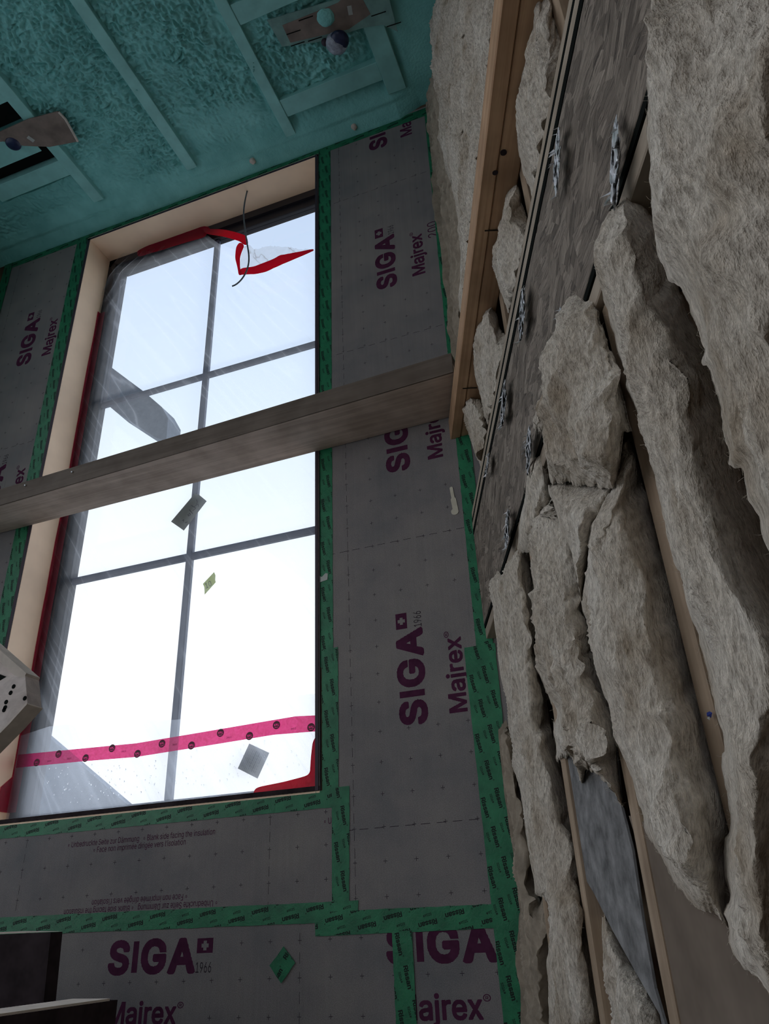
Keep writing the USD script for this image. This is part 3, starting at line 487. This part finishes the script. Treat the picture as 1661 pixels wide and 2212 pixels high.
# red tape down the far jamb, folded from the jamb onto the frame
zz = np.linspace(.455, 3.17, 60); rng = np.random.default_rng(4); wv = meshkit.fbm(np.c_[zz*3, zz*0, zz*0], 3, 2) - .5
prof = lambda k: np.stack([[-2.5535, 2.538 + .010*wv[k] + (-.050 if zz[k] < .58 else 0), zz[k]], [-2.5525, 2.5565, zz[k]], [-2.545, 2.5575, zz[k]], [-2.520 + .004*wv[k], 2.5575, zz[k]]])
V = np.vstack([prof(k) for k in range(60)]); f = []
for k in range(59):
    for j in range(3):
        a = k*4+j; f += [[a, a+1, a+5], [a, a+5, a+4]]
m = trimesh.Trimesh(V, f, process=False); n = len(V); b = V + [.0006, -.0006, 0]
obj('red_tape', trimesh.Trimesh(np.vstack([V, b]), np.vstack([np.array(f)[:, ::-1], np.array(f)+n]), process=False), M['red'], label='long dark red tape down the far window jamb', cat='tape', smooth=True)
pp = thing('paper_sticker', 'plain grey paper sticker slanted across the middle window bar', 'sticker', (-1.84, 2.582, 1.61))
obj('sheet', on_wall(Polygon(mm([(-1814, 1796), (-1790, 1785), (-1745, 1740), (-1855, 1611), (-1930, 1674)])), 2.583, .0008), M['paper'], pp)
scr = [LineString([(-1.80, 1.76), (-1.795, 1.745), (-1.80, 1.735)]), LineString([(-1.825, 1.735), (-1.80, 1.715), (-1.815, 1.705)]), LineString([(-1.835, 1.715), (-1.815, 1.69)]), LineString([(-1.84, 1.69), (-1.83, 1.695), (-1.826, 1.686), (-1.836, 1.682), (-1.84, 1.69)]), LineString([(-1.87, 1.665), (-1.86, 1.668), (-1.862, 1.655)]), LineString([(-1.85, 1.65), (-1.84, 1.652)]), LineString([(-1.81, 1.725), (-1.79, 1.735), (-1.785, 1.72)])]
obj('handwriting', flat_print(shapely.union_all([s.buffer(.0016) for s in scr]), 2.5818), M['ink'], pp, label='dark handwritten scribble')
pp = thing('paper_note', 'small torn yellow-green note marked 10 on the window', 'note', (-1.71, 2.597, 1.278))
obj('sheet', on_wall(Polygon(mm([(-1688, 1376), (-1680, 1360), (-1680, 1338), (-1676, 1326), (-1727, 1278), (-1732, 1314), (-1740, 1330)])), 2.5975, .0006), M['note'], pp)
obj('handwriting', flat_print(place(text('10', .027, False), -1.722, 1.304, 20, .030), 2.5966), M['ink'], pp)
pp = thing('paper_sticker', 'grey printed paper label stuck low on the window pane', 'sticker', (-1.46, 2.5975, .487))
obj('sheet', on_wall(Polygon(mm([(-1478, 619), (-1391, 575), (-1437, 487), (-1523, 532)])), 2.5975, .0006), M['paper'], pp)
ln = []; o = np.array([-1.478, .619]); ux = np.array([.087, -.044])/.0975; uz = np.array([-.045, -.087])/.098
rng = np.random.default_rng(8)
for k in range(9):
    a = .012 + .008*k
    for t0 in np.arange(.014, .085, .011):
        w = rng.uniform(.004, .010); p = o + ux*a + uz*t0; q_ = p + uz*w; ln.append(LineString([p, q_]).buffer(.0016 if k in (4, 6) else .0007))
c_ = o + ux*.085 + uz*.018; ln.append(Point(*c_).buffer(.006).difference(Point(*c_).buffer(.004)))
ln.append(LineString([o + ux*.075 + uz*.008, o + ux*.075 + uz*.05]).buffer(.0008))
obj('printed_lines', flat_print(shapely.union_all(ln), 2.5966), M['ink'], pp)
rng = np.random.default_rng(77); dr = []
for k in range(170):
    r = rng.uniform(.0012, .0032); s = trimesh.creation.icosphere(1, r); s.vertices[:, 1] *= .45; s.vertices[:, 2] *= rng.uniform(1, 1.6)
    s.apply_translation([rng.uniform(-2.44, -1.25), 2.5972, .47 + .16*rng.beta(1.2, 1.6)]); dr.append(s)
obj('rain_drops', dr, M['drops'], smooth=True, label='rain drops beaded on the lowest window panes', cat='water drops', kind='stuff')
wp = spline([(-1.541, 2.435, 3.600), (-1.552, 2.437, 3.53), (-1.558, 2.44, 3.44), (-1.545, 2.445, 3.30), (-1.528, 2.45, 3.18), (-1.520, 2.46, 3.08), (-1.545, 2.468, 2.99), (-1.585, 2.475, 2.955), (-1.622, 2.478, 2.948)], 50)
obj('cable', tube(wp, .0042), M['wire'], smooth=True, label='thin grey cable end hanging out of the window head', cat='cable')

# ================================================================ timbers
cb = thing('cross_beam', 'grey double plank spanning the window wall in front of the glass', 'plank', (-1.6, 2.27, 1.70))
def plank(z_add, h, y_in, name, yb=2.3805, m='plank'):
    xa, xb = -3.2, -.435; zl = lambda x: 1.7285 + (x+.44)*.0135 + z_add; yf = lambda x: 2.121 - (x+.44)*.027 + y_in
    pts = []
    for x in (xa, xb):
        for y in (yf(x), yb if yb > 2.2 else yf(x)+.006):
            for z in (zl(x), zl(x)+h): pts.append((x, y, z))
    return obj(name, trimesh.convex.convex_hull(np.array(pts)), M[m], cb)
plank(0, .046, .006, 'board'); plank(.0475, .044, .003, 'board', m='plank_shaded'); plank(.0006, .0448, 0, 'front_shade_strip', 2.110, 'plank_shaded')  # upper board and thin front strip carry the front's shade in their colour
for x in (-2.16, -2.42): obj('screw', trimesh.creation.icosphere(2, .005).apply_translation([x, 2.168 if x > -2.3 else 2.175, 1.77]), M['steel'], cb, smooth=True)
lb = thing('ledger_beam', 'fresh double timber running along the insulated wall', 'timber', rw(1.0, 1.62, 0))
obj('board', rbx(-.02, 3.2, 1.625, 1.714, .004, .042, .003), M['ledger'], lb)
obj('board', rbx(-.02, 3.2, 1.627, 1.714, -.054, .0025, .003), M['ledger'], lb)
pc = [rbx(.985, .988, 1.6235, 1.6255, -.045, .015), rbx(.905, .985, 1.6235, 1.6255, -.044, -.042), rbx(.30, .304, 1.6235, 1.6255, -.03, .02)]
for q in pc: obj('pencil_mark', q, M['pencil'], lb)
kn = [trimesh.creation.cylinder(r, .002).apply_translation(rw(s, 1.6252, o)) for s, o, r in ((1.22, -.006, .008), (1.165, .008, .007), (1.6, -.02, .006), (.62, -.03, .006))]
for q in kn: obj('knot', q, M['darkwood'], lb)

# ================================================================ the insulated wall
wr = thing('wall_right', kind='structure')
obj('sheathing', rbx(-.06, 6.4, -1.6, 3.8, -.26, -.20), M['sheathing'], wr)
obj('lower_sheathing', rbx(.02, 6.4, -1.6, 1.27, -.20, -.16), M['sheathing'], wr)
for s in (.38, .800, 1.212, 1.547, 1.93, 2.29, 2.65, 3.05, 3.45, 3.85, 4.3, 4.7, 5.1, 5.5, 5.9):
    obj('stud', rbx(s, s+.037, -1.55, .80, -.17, -.015, .002), M['stud'], wr)
for s in (-.02, .352, .750, 1.172, 1.580, 1.99, 2.40, 2.8, 3.2, 3.6, 4.0, 4.4, 4.8, 5.2, 5.6, 6.0):
    obj('stud', rbx(s-.019, s+.019, 1.285, 3.78, -.20, -.055, .002), M['stud'], wr)
obj('plate', rbx(.02, 6.4, .805, .838, -.17, -.004, .002), M['plate'], wr)
obj('rim_board', rbx(.03, 6.4, .852, 1.186, -.018, 0, .001), M['osb'], wr)
obj('gap_shade_strip', rbx(.03, 6.4, 1.1865, 1.2055, -.10, .0012), M['cavity'], wr)  # added black strips paint the shade of the gaps around the rim board
obj('gap_shade_strip', rbx(.03, 6.4, 1.2325, 1.2455, -.10, .0006), M['cavity'], wr)
obj('gap_shade_strip', rbx(.03, 6.4, .8385, .8515, -.10, -.001), M['cavity'], wr)
obj('subfloor_edge', rbx(.03, 6.4, 1.206, 1.232, -.10, .0008, .001), M['plate'], wr)
obj('plate', rbx(.03, 6.4, 1.246, 1.275, -.19, -.001, .002), M['plate'], wr)
def slab(name, pts, off, th, m, label, cat):
    p = Polygon(mm(pts)).buffer(0); p = max(polys(p), key=lambda g: g.area); Pn, T, nb = grid_sheet(p, .03, .03)
    a = lean(rw(Pn[:, 0], Pn[:, 1]), np.full(len(Pn), off)); b = a + NW*th; n = len(a); T = T[:, ::-1] if False else T
    loop = [(i, (i+1) % nb) for i in range(nb)]
    f = np.vstack([T, T[:, ::-1]+n, np.array([[i, i+n, j] for i, j in loop] + [[j, i+n, j+n] for i, j in loop])])
    mesh = trimesh.Trimesh(np.vstack([a, b]), f, process=False); mesh.fix_normals()
    return obj(name, mesh, m, label=label, cat=cat)
slab('board_scrap', OUT['osb_scrap'], -.022, .004, M['osb_grey'], 'weathered grey board scrap cut at a slant between two studs', 'board')
slab('plywood_panel', OUT['ply'], -.019, .006, M['ply'], 'plain brown plywood panel low in the wall under the big batts', 'board')

# ---- mineral wool batts
def batt(key, label, lo, hi, seed, rough=1.0, m='wool', h=(.0052, .0036), crest=.30, fibres=500, group=None, endr=.05, zs=1.0, streak=0.0):
    poly = Polygon(mm(OUT[key])); poly = poly if poly.is_valid else poly.buffer(0); poly = max(polys(poly), key=lambda g: g.area)
    e = poly.buffer(.006).buffer(-.006).segmentize(.004); e = max(polys(e), key=lambda g: g.area); c = np.array(e.exterior.coords)[:-1]
    jit = (meshkit.fbm(np.c_[c*[40, 40], c[:, :1]*0], 3, seed) - .5)*.015 + (meshkit.noise(np.c_[c*[150, 150], c[:, :1]*0], seed+1) - .5)*.003
    cn = c.mean(0); t = np.roll(c, -1, 0) - np.roll(c, 1, 0); t /= np.linalg.norm(t, axis=1, keepdims=True) + 1e-9
    poly = Polygon(c + np.c_[t[:, 1], -t[:, 0]]*jit[:, None]*rough).buffer(0); poly = max(polys(poly), key=lambda g: g.area); poly = Polygon(poly.exterior)
    Pn, T, nb = grid_sheet(poly, *h); S, Z = Pn.T
    B = Pn[:nb]; nz = 60; zb = np.linspace(Z.min(), Z.max()+1e-6, nz+1); bi = np.clip(np.digitize(B[:, 1], zb)-1, 0, nz-1)
    sl = np.full(nz, np.nan); sh = np.full(nz, np.nan)
    for k in range(nz):
        if (bi == k).any(): sl[k], sh[k] = B[bi == k, 0].min(), B[bi == k, 0].max()
    zc = (zb[1:]+zb[:-1])/2; ok = ~np.isnan(sl); sl, sh = np.interp(Z, zc[ok], sl[ok]), np.interp(Z, zc[ok], sh[ok])
    u = np.clip((S-sl)/np.maximum(sh-sl, .02), 0, 1)
    g = np.where(u < crest, 1-.40*((crest-u)/crest)**2, np.sqrt(np.clip(1-((u-crest)/(1-crest))**2, 0, 1)))
    dist = cKDTree(B*[1, 1]).query(Pn)[0]; g = g*(.50+.50*np.clip(dist/endr, 0, 1)**.6)
    P0 = rw(S, Z); offF = lo + (hi-lo)*g; Pm = lean(P0, offF)
    q = Pm*[1, 1, .55*zs]
    wp_ = np.stack([meshkit.fbm(q*6, 2, seed+5), meshkit.fbm(q*6, 2, seed+6), meshkit.fbm(q*6, 2, seed+7)], 1)
    lum = meshkit.fbm(q*9 + wp_, 3, seed+11) - .5
    rdg = (1-np.abs(2*meshkit.noise(Pm*[24, 24, 7.5] + wp_*3, seed+12)-1))**2
    rd2 = (1-np.abs(2*meshkit.noise(Pm*[60, 60, 19] + wp_*5, seed+13)-1))**2
    fin = meshkit.fbm(Pm*[190, 190, 80], 2, seed+14) - .5
    ed = np.clip(u/.28, .12, 1); dd = rough*(.040*lum + .017*(rdg-.35)*(.4+.6*ed) + .0070*(rd2-.35)*ed) + .0040*fin*ed
    fade = np.clip(dist/.030, .12, 1)
    V = Pm - NW*(dd*fade)[:, None]
    n = len(V); back = lean(P0, offF - .06*np.clip(dist/.045, .05, 1)); loop = [(i, (i+1) % nb) for i in range(nb)]
    f = np.vstack([T, T[:, ::-1]+n, np.array([[i, i+n, j] for i, j in loop] + [[j, i+n, j+n] for i, j in loop])])
    mesh = trimesh.Trimesh(np.vstack([V, back]), f, process=False)
    if mesh.volume < 0: mesh.invert()
    th = thing('insulation_batt', label, 'insulation batt', V.mean(0)*[1, 1, 0] + [0, 0, Z.min()], 'mineral wool batts in the stud wall')
    obj('wool', mesh, M[m], th, smooth=True)
    if fibres:
        rng = np.random.default_rng(seed); fibres = fibres//2; ids = np.concatenate([rng.integers(0, nb, fibres//2), rng.integers(0, n, fibres - fibres//2)])
        d = rng.normal(size=(fibres, 3))*.8 - NW*.5; d /= np.linalg.norm(d, axis=1, keepdims=True); d2 = rng.normal(size=(fibres, 3)); d2 /= np.linalg.norm(d2, axis=1, keepdims=True)
        L = rng.uniform(.002, .0075, fibres)*np.clip(np.linalg.norm(V[ids], axis=1)/1.4, .25, 1); k = np.linspace(0, 1, 5)[None, :, None]
        pts = (V[ids][:, None] + d[:, None]*L[:, None, None]*k + d2[:, None]*L[:, None, None]*1.3*k*k).reshape(-1, 3)
        pts = np.array(pts) - BASE[th]
        cv = UsdGeom.BasisCurves.Define(stage, path_of('fibres', th)); cv.CreateTypeAttr('linear'); cv.CreatePointsAttr(Vt.Vec3fArray.FromNumpy(pts.astype(np.float32)))
        cv.CreateCurveVertexCountsAttr(Vt.IntArray([5]*len(ids))); cv.CreateWidthsAttr(Vt.FloatArray.FromNumpy(np.full(len(pts), .00020, np.float32))); cv.SetWidthsInterpolation('vertex')
        UsdShade.MaterialBindingAPI.Apply(cv.GetPrim()).Bind(M['fibre']); data(cv.GetPrim(), kind='stuff')
    return th
batt('U1', 'tall brownish batt above the ledger, hard against the printed membrane', -.07, -.028, 1, 1.5, m='wool_old', h=(.011, .009), fibres=0)
batt('U2', 'torn narrow batt above the ledger, second from the printed membrane', -.035, .008, 2, 1.5, h=(.010, .008), fibres=0)
batt('U3', 'smooth ribbed batt above the ledger, next to its bright edge', -.02, .024, 3, 1.2, h=(.009, .007), fibres=0)
batt('V1', 'highest slim batt between ledger and strand board', -.06, -.004, 4, 1.0, h=(.006, .0035), fibres=0)
batt('V2', 'slim bulging batt under the ledger, second from the top', -.06, -.004, 5, 1.0, h=(.006, .0035), fibres=0)
batt('V3', 'slim batt under the ledger, third from the top', -.06, -.004, 6, 1.0, h=(.006, .0035), fibres=0)
batt('V4', 'lowest slim batt in shade under the ledger end', -.06, -.004, 7, .9, h=(.006, .0035), fibres=0)
batt('A0', 'flat brown batt strip in the bottom corner beside the green tape', -.06, -.015, 8, 1.3, m='wool_old', h=(.007, .0045), fibres=0)
batt('A', 'long pale batt standing beside the corner tape, fraying at its top', -.05, .02, 9, 1.0, fibres=900)
batt('B2', 'small ragged tuft of wool under the strand board edge', -.03, .02, 10, .3, fibres=500)
batt('B', 'heavily torn batt with ragged lower end above the grey board scrap', -.05, .025, 11, 1.5, fibres=1400)
batt('F', 'short crumpled batt low behind the grey board scrap', -.05, -.018, 12, 1.0)
batt('S', 'smooth folded-back flap of batt hanging over the torn one', -.02, .035, 13, .7)
batt('C', 'large swollen batt sagging over the plywood panel', -.045, .040, 14, 1.0, fibres=1200)
batt('T', 'crumpled batt top slumped over the strand board edge', -.01, .050, 15, 1.3, fibres=1000)
batt('D', 'long batt leaning beside the bare stud, behind the nearest one', -.045, .045, 16, .9, fibres=1200)
batt('E', 'nearest large batt covering the strand board end', .035, .09, 17, 1.0, h=(.004, .004), fibres=1000)

# ---- torn nail plates
def clip(key, label, seed, big=1.0):
    (a, z_hi), (b, z_lo), (sl, zl), (sr, zr) = mm(OUT[key]); rng = np.random.default_rng(seed)
    top, bot = np.array([a, z_hi]), np.array([b, z_lo]); half = max(.008, abs(sr-sl)/2*.95); ax = bot-top; nn = np.array([1, 0.])
    N = 11; L, Rr = [], []
    for k in range(N):
        f = k/(N-1); w = half*math.sin(math.pi*min(.97, .04+f*.92))**.6; p = top+ax*f
        L.append(p - nn*w*rng.uniform(.55, 1.15)); Rr.append(p + nn*w*rng.uniform(.55, 1.15))
    poly = Polygon(L + Rr[::-1]).buffer(0); poly = max(polys(poly), key=lambda g: g.area); holes = []
    for k in range(4):
        p = top + ax*rng.uniform(.25, .8) + nn*rng.uniform(-.4, .4)*half; holes.append(affinity.scale(Point(*p).buffer(.0028), 1.3, 1))
    poly = poly.difference(shapely.union_all(holes)); poly = max(polys(poly), key=lambda g: g.area); poly = Polygon(poly.exterior)
    Pn, T, nb = grid_sheet(poly, .003, .003)
    dd = .012 + .020*(meshkit.fbm(np.c_[Pn*90, Pn[:, :1]*0], 2, seed)-.3)
    A = lean(rw(Pn[:, 0], Pn[:, 1]), dd); Bk = A + NW*.001; n = len(A); loop = [(i, (i+1) % nb) for i in range(nb)]
    m = trimesh.Trimesh(np.vstack([A, Bk]), np.vstack([T, T[:, ::-1]+n, np.array([[i, i+n, j] for i, j in loop] + [[j, i+n, j+n] for i, j in loop])]), process=False)
    th = thing('metal_clip', label, 'metal clip', A.mean(0), 'bent metal clips on the strand board'); obj('plate', m, M['steel'], th, smooth=30)
    for k in range(9):
        p = poly.exterior.interpolate(rng.uniform(0, 1), normalized=True); c0 = lean(rw(np.array([p.x]), np.array([p.y])), np.array([.012]))[0]
        sp_ = trimesh.convex.convex_hull(np.vstack([c0 + rng.normal(0, .0022, (3, 3)), c0 - NW*.012 + np.array([0, 0, -.010]) + rng.normal(0, .002, 3)])); obj('tooth', sp_, M['steel'], th)
clip('hang1', 'shiny bent metal clip on the upper strand board edge, highest there', 1)
clip('hang2', 'shiny bent metal clip in the middle of the upper strand board edge', 2)
clip('hang3', 'small bent metal clip low on the upper strand board edge', 3)
clip('hang4', 'dull tiny metal clip at the strand board end by the corner', 9)
clip('hangb1', 'large twisted metal clip near the nearest batt and a dark gap', 4)
clip('hangb2', 'slim metal clip half hidden by the crumpled batt top', 5)
clip('hangb3', 'slim pointed metal clip on the lower strand board edge', 6)
clip('hangb4', 'lowest slim metal clip on the lower strand board edge', 7)
s0, zc = OUT['blue'][0]; c0 = lean(rw(np.array([s0/1000.]), np.array([zc/1000.])), np.array([-.010]))[0]
bc = thing('plastic_clip', 'tiny blue and white plastic scrap on the bare stud', 'plastic scrap', c0)
obj('scrap', trimesh.convex.convex_hull(c0 + .5*np.array([(0, 0, .008), (-.004, .01, .002), (.004, -.012, .002), (-.008, -.004, -.002), (0, 0, -.006), (-.006, .006, .007)])), M['blue'], bc)
obj('scrap_tip', trimesh.convex.convex_hull(c0 + .5*np.array([(-.003, -.004, -.003), (-.006, .002, -.004), (-.004, -.002, -.011), (-.009, -.002, -.006)])), M['whitelabel'], bc)

# ================================================================ fixtures in the ceiling
def on_ceil(poly, z, th):
    m = extr(poly, th); m.apply_translation([0, 0, z]); return m
lp = thing('light_plate', 'brown tin light plate with blue hole, nailed across a joist', 'light plate', (-2.45, 1.79, CEIL-.004))
pp_ = Polygon([(-2.95, 1.700), (-2.80, 1.700), (-2.395, 1.690), (-2.235, 1.705), (-2.205, 1.745), (-2.235, 1.885), (-2.395, 1.862), (-2.95, 1.862)])
hole = affinity.scale(Point(-2.564, 1.772).buffer(.036, 24), 1.0, 1.1)
obj('plate', on_ceil(box(-2.95, 1.702, -2.46, 1.861).difference(hole), CEIL-.004, .003), M['joist'], lp, label='overspayed green end of the plate')
obj('tongue', on_ceil(Polygon([(-2.75, 1.700), (-2.62, 1.692), (-2.395, 1.690), (-2.225, 1.712), (-2.215, 1.745), (-2.243, 1.885), (-2.40, 1.855), (-2.52, 1.80), (-2.60, 1.740)]).difference(hole), CEIL-.010, .0055), M['brownplate'], lp)
obj('rolled_edge', tube([(-2.222, 1.716, CEIL-.010), (-2.216, 1.76, CEIL-.011), (-2.243, 1.884, CEIL-.010)], .006), M['paleedge'], lp, smooth=True)
cap = trimesh.creation.icosphere(3, .039); cap.vertices[:, 2] *= .35; obj('hole_cover', cap.apply_translation([-2.564, 1.772, CEIL-.006]), M['navy'], lp, smooth=True, label='dark blue plastic hole cover')
obj('paper_label', on_ceil(affinity.rotate(box(-2.475, 1.772, -2.440, 1.792), 70), CEIL-.0115, .001), M['whitelabel'], lp)
rp = thing('light_plate', 'green oversprayed light plate with round foam-filled hole near the insulation', 'light plate', (-.78, 1.80, CEIL-.01))
obj('plate', on_ceil(Polygon([(-1.035, 1.71), (-.70, 1.745), (-.56, 1.70), (-.475, 1.80), (-.490, 1.98), (-.545, 1.925), (-.63, 1.905), (-.86, 1.885), (-1.025, 1.842)]), CEIL-.010, .006), M['overspray'], rp)
obj('dust_patch', on_ceil(Polygon([(-.98, 1.755), (-.70, 1.76), (-.60, 1.72), (-.58, 1.86), (-.70, 1.885), (-.98, 1.84)]), CEIL-.0106, .0006), M['brownplate'], rp, label='bare brown area of the plate')
fo = trimesh.creation.icosphere(4, .041); d_ = meshkit.fbm(fo.vertices*60, 3, 4)-.5; fo.vertices = fo.vertices*(1+.22*d_)[:, None]; fo.vertices[:, 2] *= .35
obj('foam_plug', fo.apply_translation([-.779, 1.797, CEIL-.010]), M['foam'], rp, smooth=True)
obj('paper_label', on_ceil(affinity.rotate(box(-.672, 1.79, -.652, 1.83), 12), CEIL-.0118, .001), M['whitelabel'], rp)
for a, b in ((-.90, 1.765), (-.98, 1.80), (-.90, 1.865), (-.985, 1.855), (-.58, 1.87), (-.53, 1.94)): obj('slot', on_ceil(affinity.rotate(box(a, b, a+.07, b+.004), 4), CEIL-.0125, .001), M['cavity'], rp)
la = thing('wrapped_lamp', 'round lamp wrapped in grey plastic hanging below the ceiling plate', 'lamp', (-.775, 1.90, CEIL-.06))
bl = trimesh.creation.icosphere(4, .052); bl.vertices = bl.vertices*(1+.10*(meshkit.fbm(bl.vertices*45, 3, 8)-.5))[:, None]; bl.vertices[:, 2] *= .75
obj('wrap', bl.apply_translation([-.770, 1.905, CEIL-.045]), M['lampwrap'], la, smooth=True)
cp_ = trimesh.creation.icosphere(3, .046); cp_.vertices[:, 2] *= .6; obj('dark_lens', cp_.apply_translation([-.752, 1.893, CEIL-.053]), M['navy'], la, smooth=True)
obj('red_tag', trimesh.creation.icosphere(2, .017).apply_translation([-.826, 1.893, CEIL-.02]), M['gasket'], la, smooth=True)
obj('stem', bx(-.775, -.765, 1.90, 1.91, CEIL-.03, CEIL+.03), M['navy'], la)
for x, y in ((-1.45, 2.325), (-.86, 2.345)):
    b_ = trimesh.creation.icosphere(2, .016); b_.vertices *= (1+.5*(meshkit.fbm(b_.vertices*90, 2, 3)-.5))[:, None]
    obj('foam_crumb', b_.apply_translation([x, y, CEIL-.018]), M['paleedge'], smooth=True, label='pale crumb of dried foam above the middle of the window' if x < -1 else 'pale crumb of dried foam above the printed membrane', cat='foam crumb')

# ================================================================ wooden pieces in the lower foreground, and outside
def xz(pts): return Polygon(mm(pts)).buffer(0)
bb = thing('wooden_bracket', 'grey wooden box corner poking in over the far window jamb', 'bracket', (-1.65, 1.57, .4))
obj('top_board', on_wall(xz([(-3200, 1915), (-1778, 800), (-1526, 613), (-1531, 601), (-1564, 612), (-1689, 709), (-1772, 773), (-3200, 1890)]), 1.55, .05), M['paleedge'], bb)
obj('end_board', on_wall(xz([(-3200, -290), (-1710, 557), (-1655, 588), (-1626, 599), (-1592, 612), (-1565, 612), (-1528, 606), (-1503, 529), (-1550, 484), (-1615, 430), (-1665, 388), (-3200, -855)]), 1.5501, .05), M['boxwood'], bb)
obj('bottom_edge', on_wall(LineString([(-1.503, .5275), (-1.55, .4825), (-1.615, .4285), (-3.2, -.855)]).buffer(.003), 1.5502, .055), M['paleedge'], bb)
obj('block', on_wall(xz([(-1860, 855), (-1772, 775), (-1689, 711), (-1564, 612), (-1595, 612), (-1626, 600), (-1660, 640), (-1680, 650), (-1860, 640)]), 1.5503, .02), M['boxwood'], bb)
obj('dark_gap', on_wall(xz([(-1655, 588), (-1607, 618), (-1650, 636), (-1672, 634), (-1680, 574)]), 1.531, .004), M['cavity'], bb)
nl = [Point(a, b).buffer(.006) for a, b in ((-1.560, .582), (-1.566, .566), (-1.575, .543), (-1.577, .523), (-1.575, .529), (-1.515, .545))]
for q in nl: obj('nail_hole', on_wall(q, 1.5003, .0008), M['cavity'], bb)
db = thing('dark_board', 'dark board end standing at the lower frame edge, farther one', 'board', (-1.9, 1.72, -.3))
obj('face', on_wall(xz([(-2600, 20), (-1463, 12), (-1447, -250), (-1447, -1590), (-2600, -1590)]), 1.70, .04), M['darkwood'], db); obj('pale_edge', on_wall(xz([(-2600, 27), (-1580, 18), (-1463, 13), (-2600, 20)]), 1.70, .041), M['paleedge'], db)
e1, e2 = np.array([-1.100, 1.460]), np.array([-1.133, 1.194]); dv = (e1-e2)/np.linalg.norm(e1-e2); nv = np.array([-dv[1], dv[0]])
db = thing('dark_board', 'dark board with pale upper edge across the bottom frame corner, nearer one', 'board', (-1.2, 1.3, -.45))
def board2(w0, w1, za, zb, l0=-.9, l1=0.0):
    pts = [np.array([*(e1 + dv*l + nv*w), z]) for l in (l0, l1) for w in (w0, w1) for z in (za, zb)]; return trimesh.convex.convex_hull(np.array(pts))
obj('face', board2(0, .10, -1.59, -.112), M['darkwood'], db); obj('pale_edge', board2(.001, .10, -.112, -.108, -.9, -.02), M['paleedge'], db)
obj('outrigger', [bx(-3.36, -3.22, 2.601, 3.36, 3.36, 3.70), on_wall(Polygon(mm([(-3300, 3728), (-3027, 3427), (-2721, 3122), (-2570, 2957), (-2510, 2849), (-2504, 2672), (-2595, 2732), (-2935, 3029), (-3230, 3331)])), 3.36, .14)], M['roofgrey'], label='dark slanting timber outside, seen blurred through the upper window', cat='timber')
obj('neighbour_roof', on_wall(Polygon(mm([(-4600, 1860), (-3579, 1155), (-3167, 869), (-2781, 600), (-2502, 405), (-2502, -1900), (-4600, -1900)])), 3.7, .06), M['roofgrey'], label='grey slope outside, across the bottom corner of the window', cat='roof')
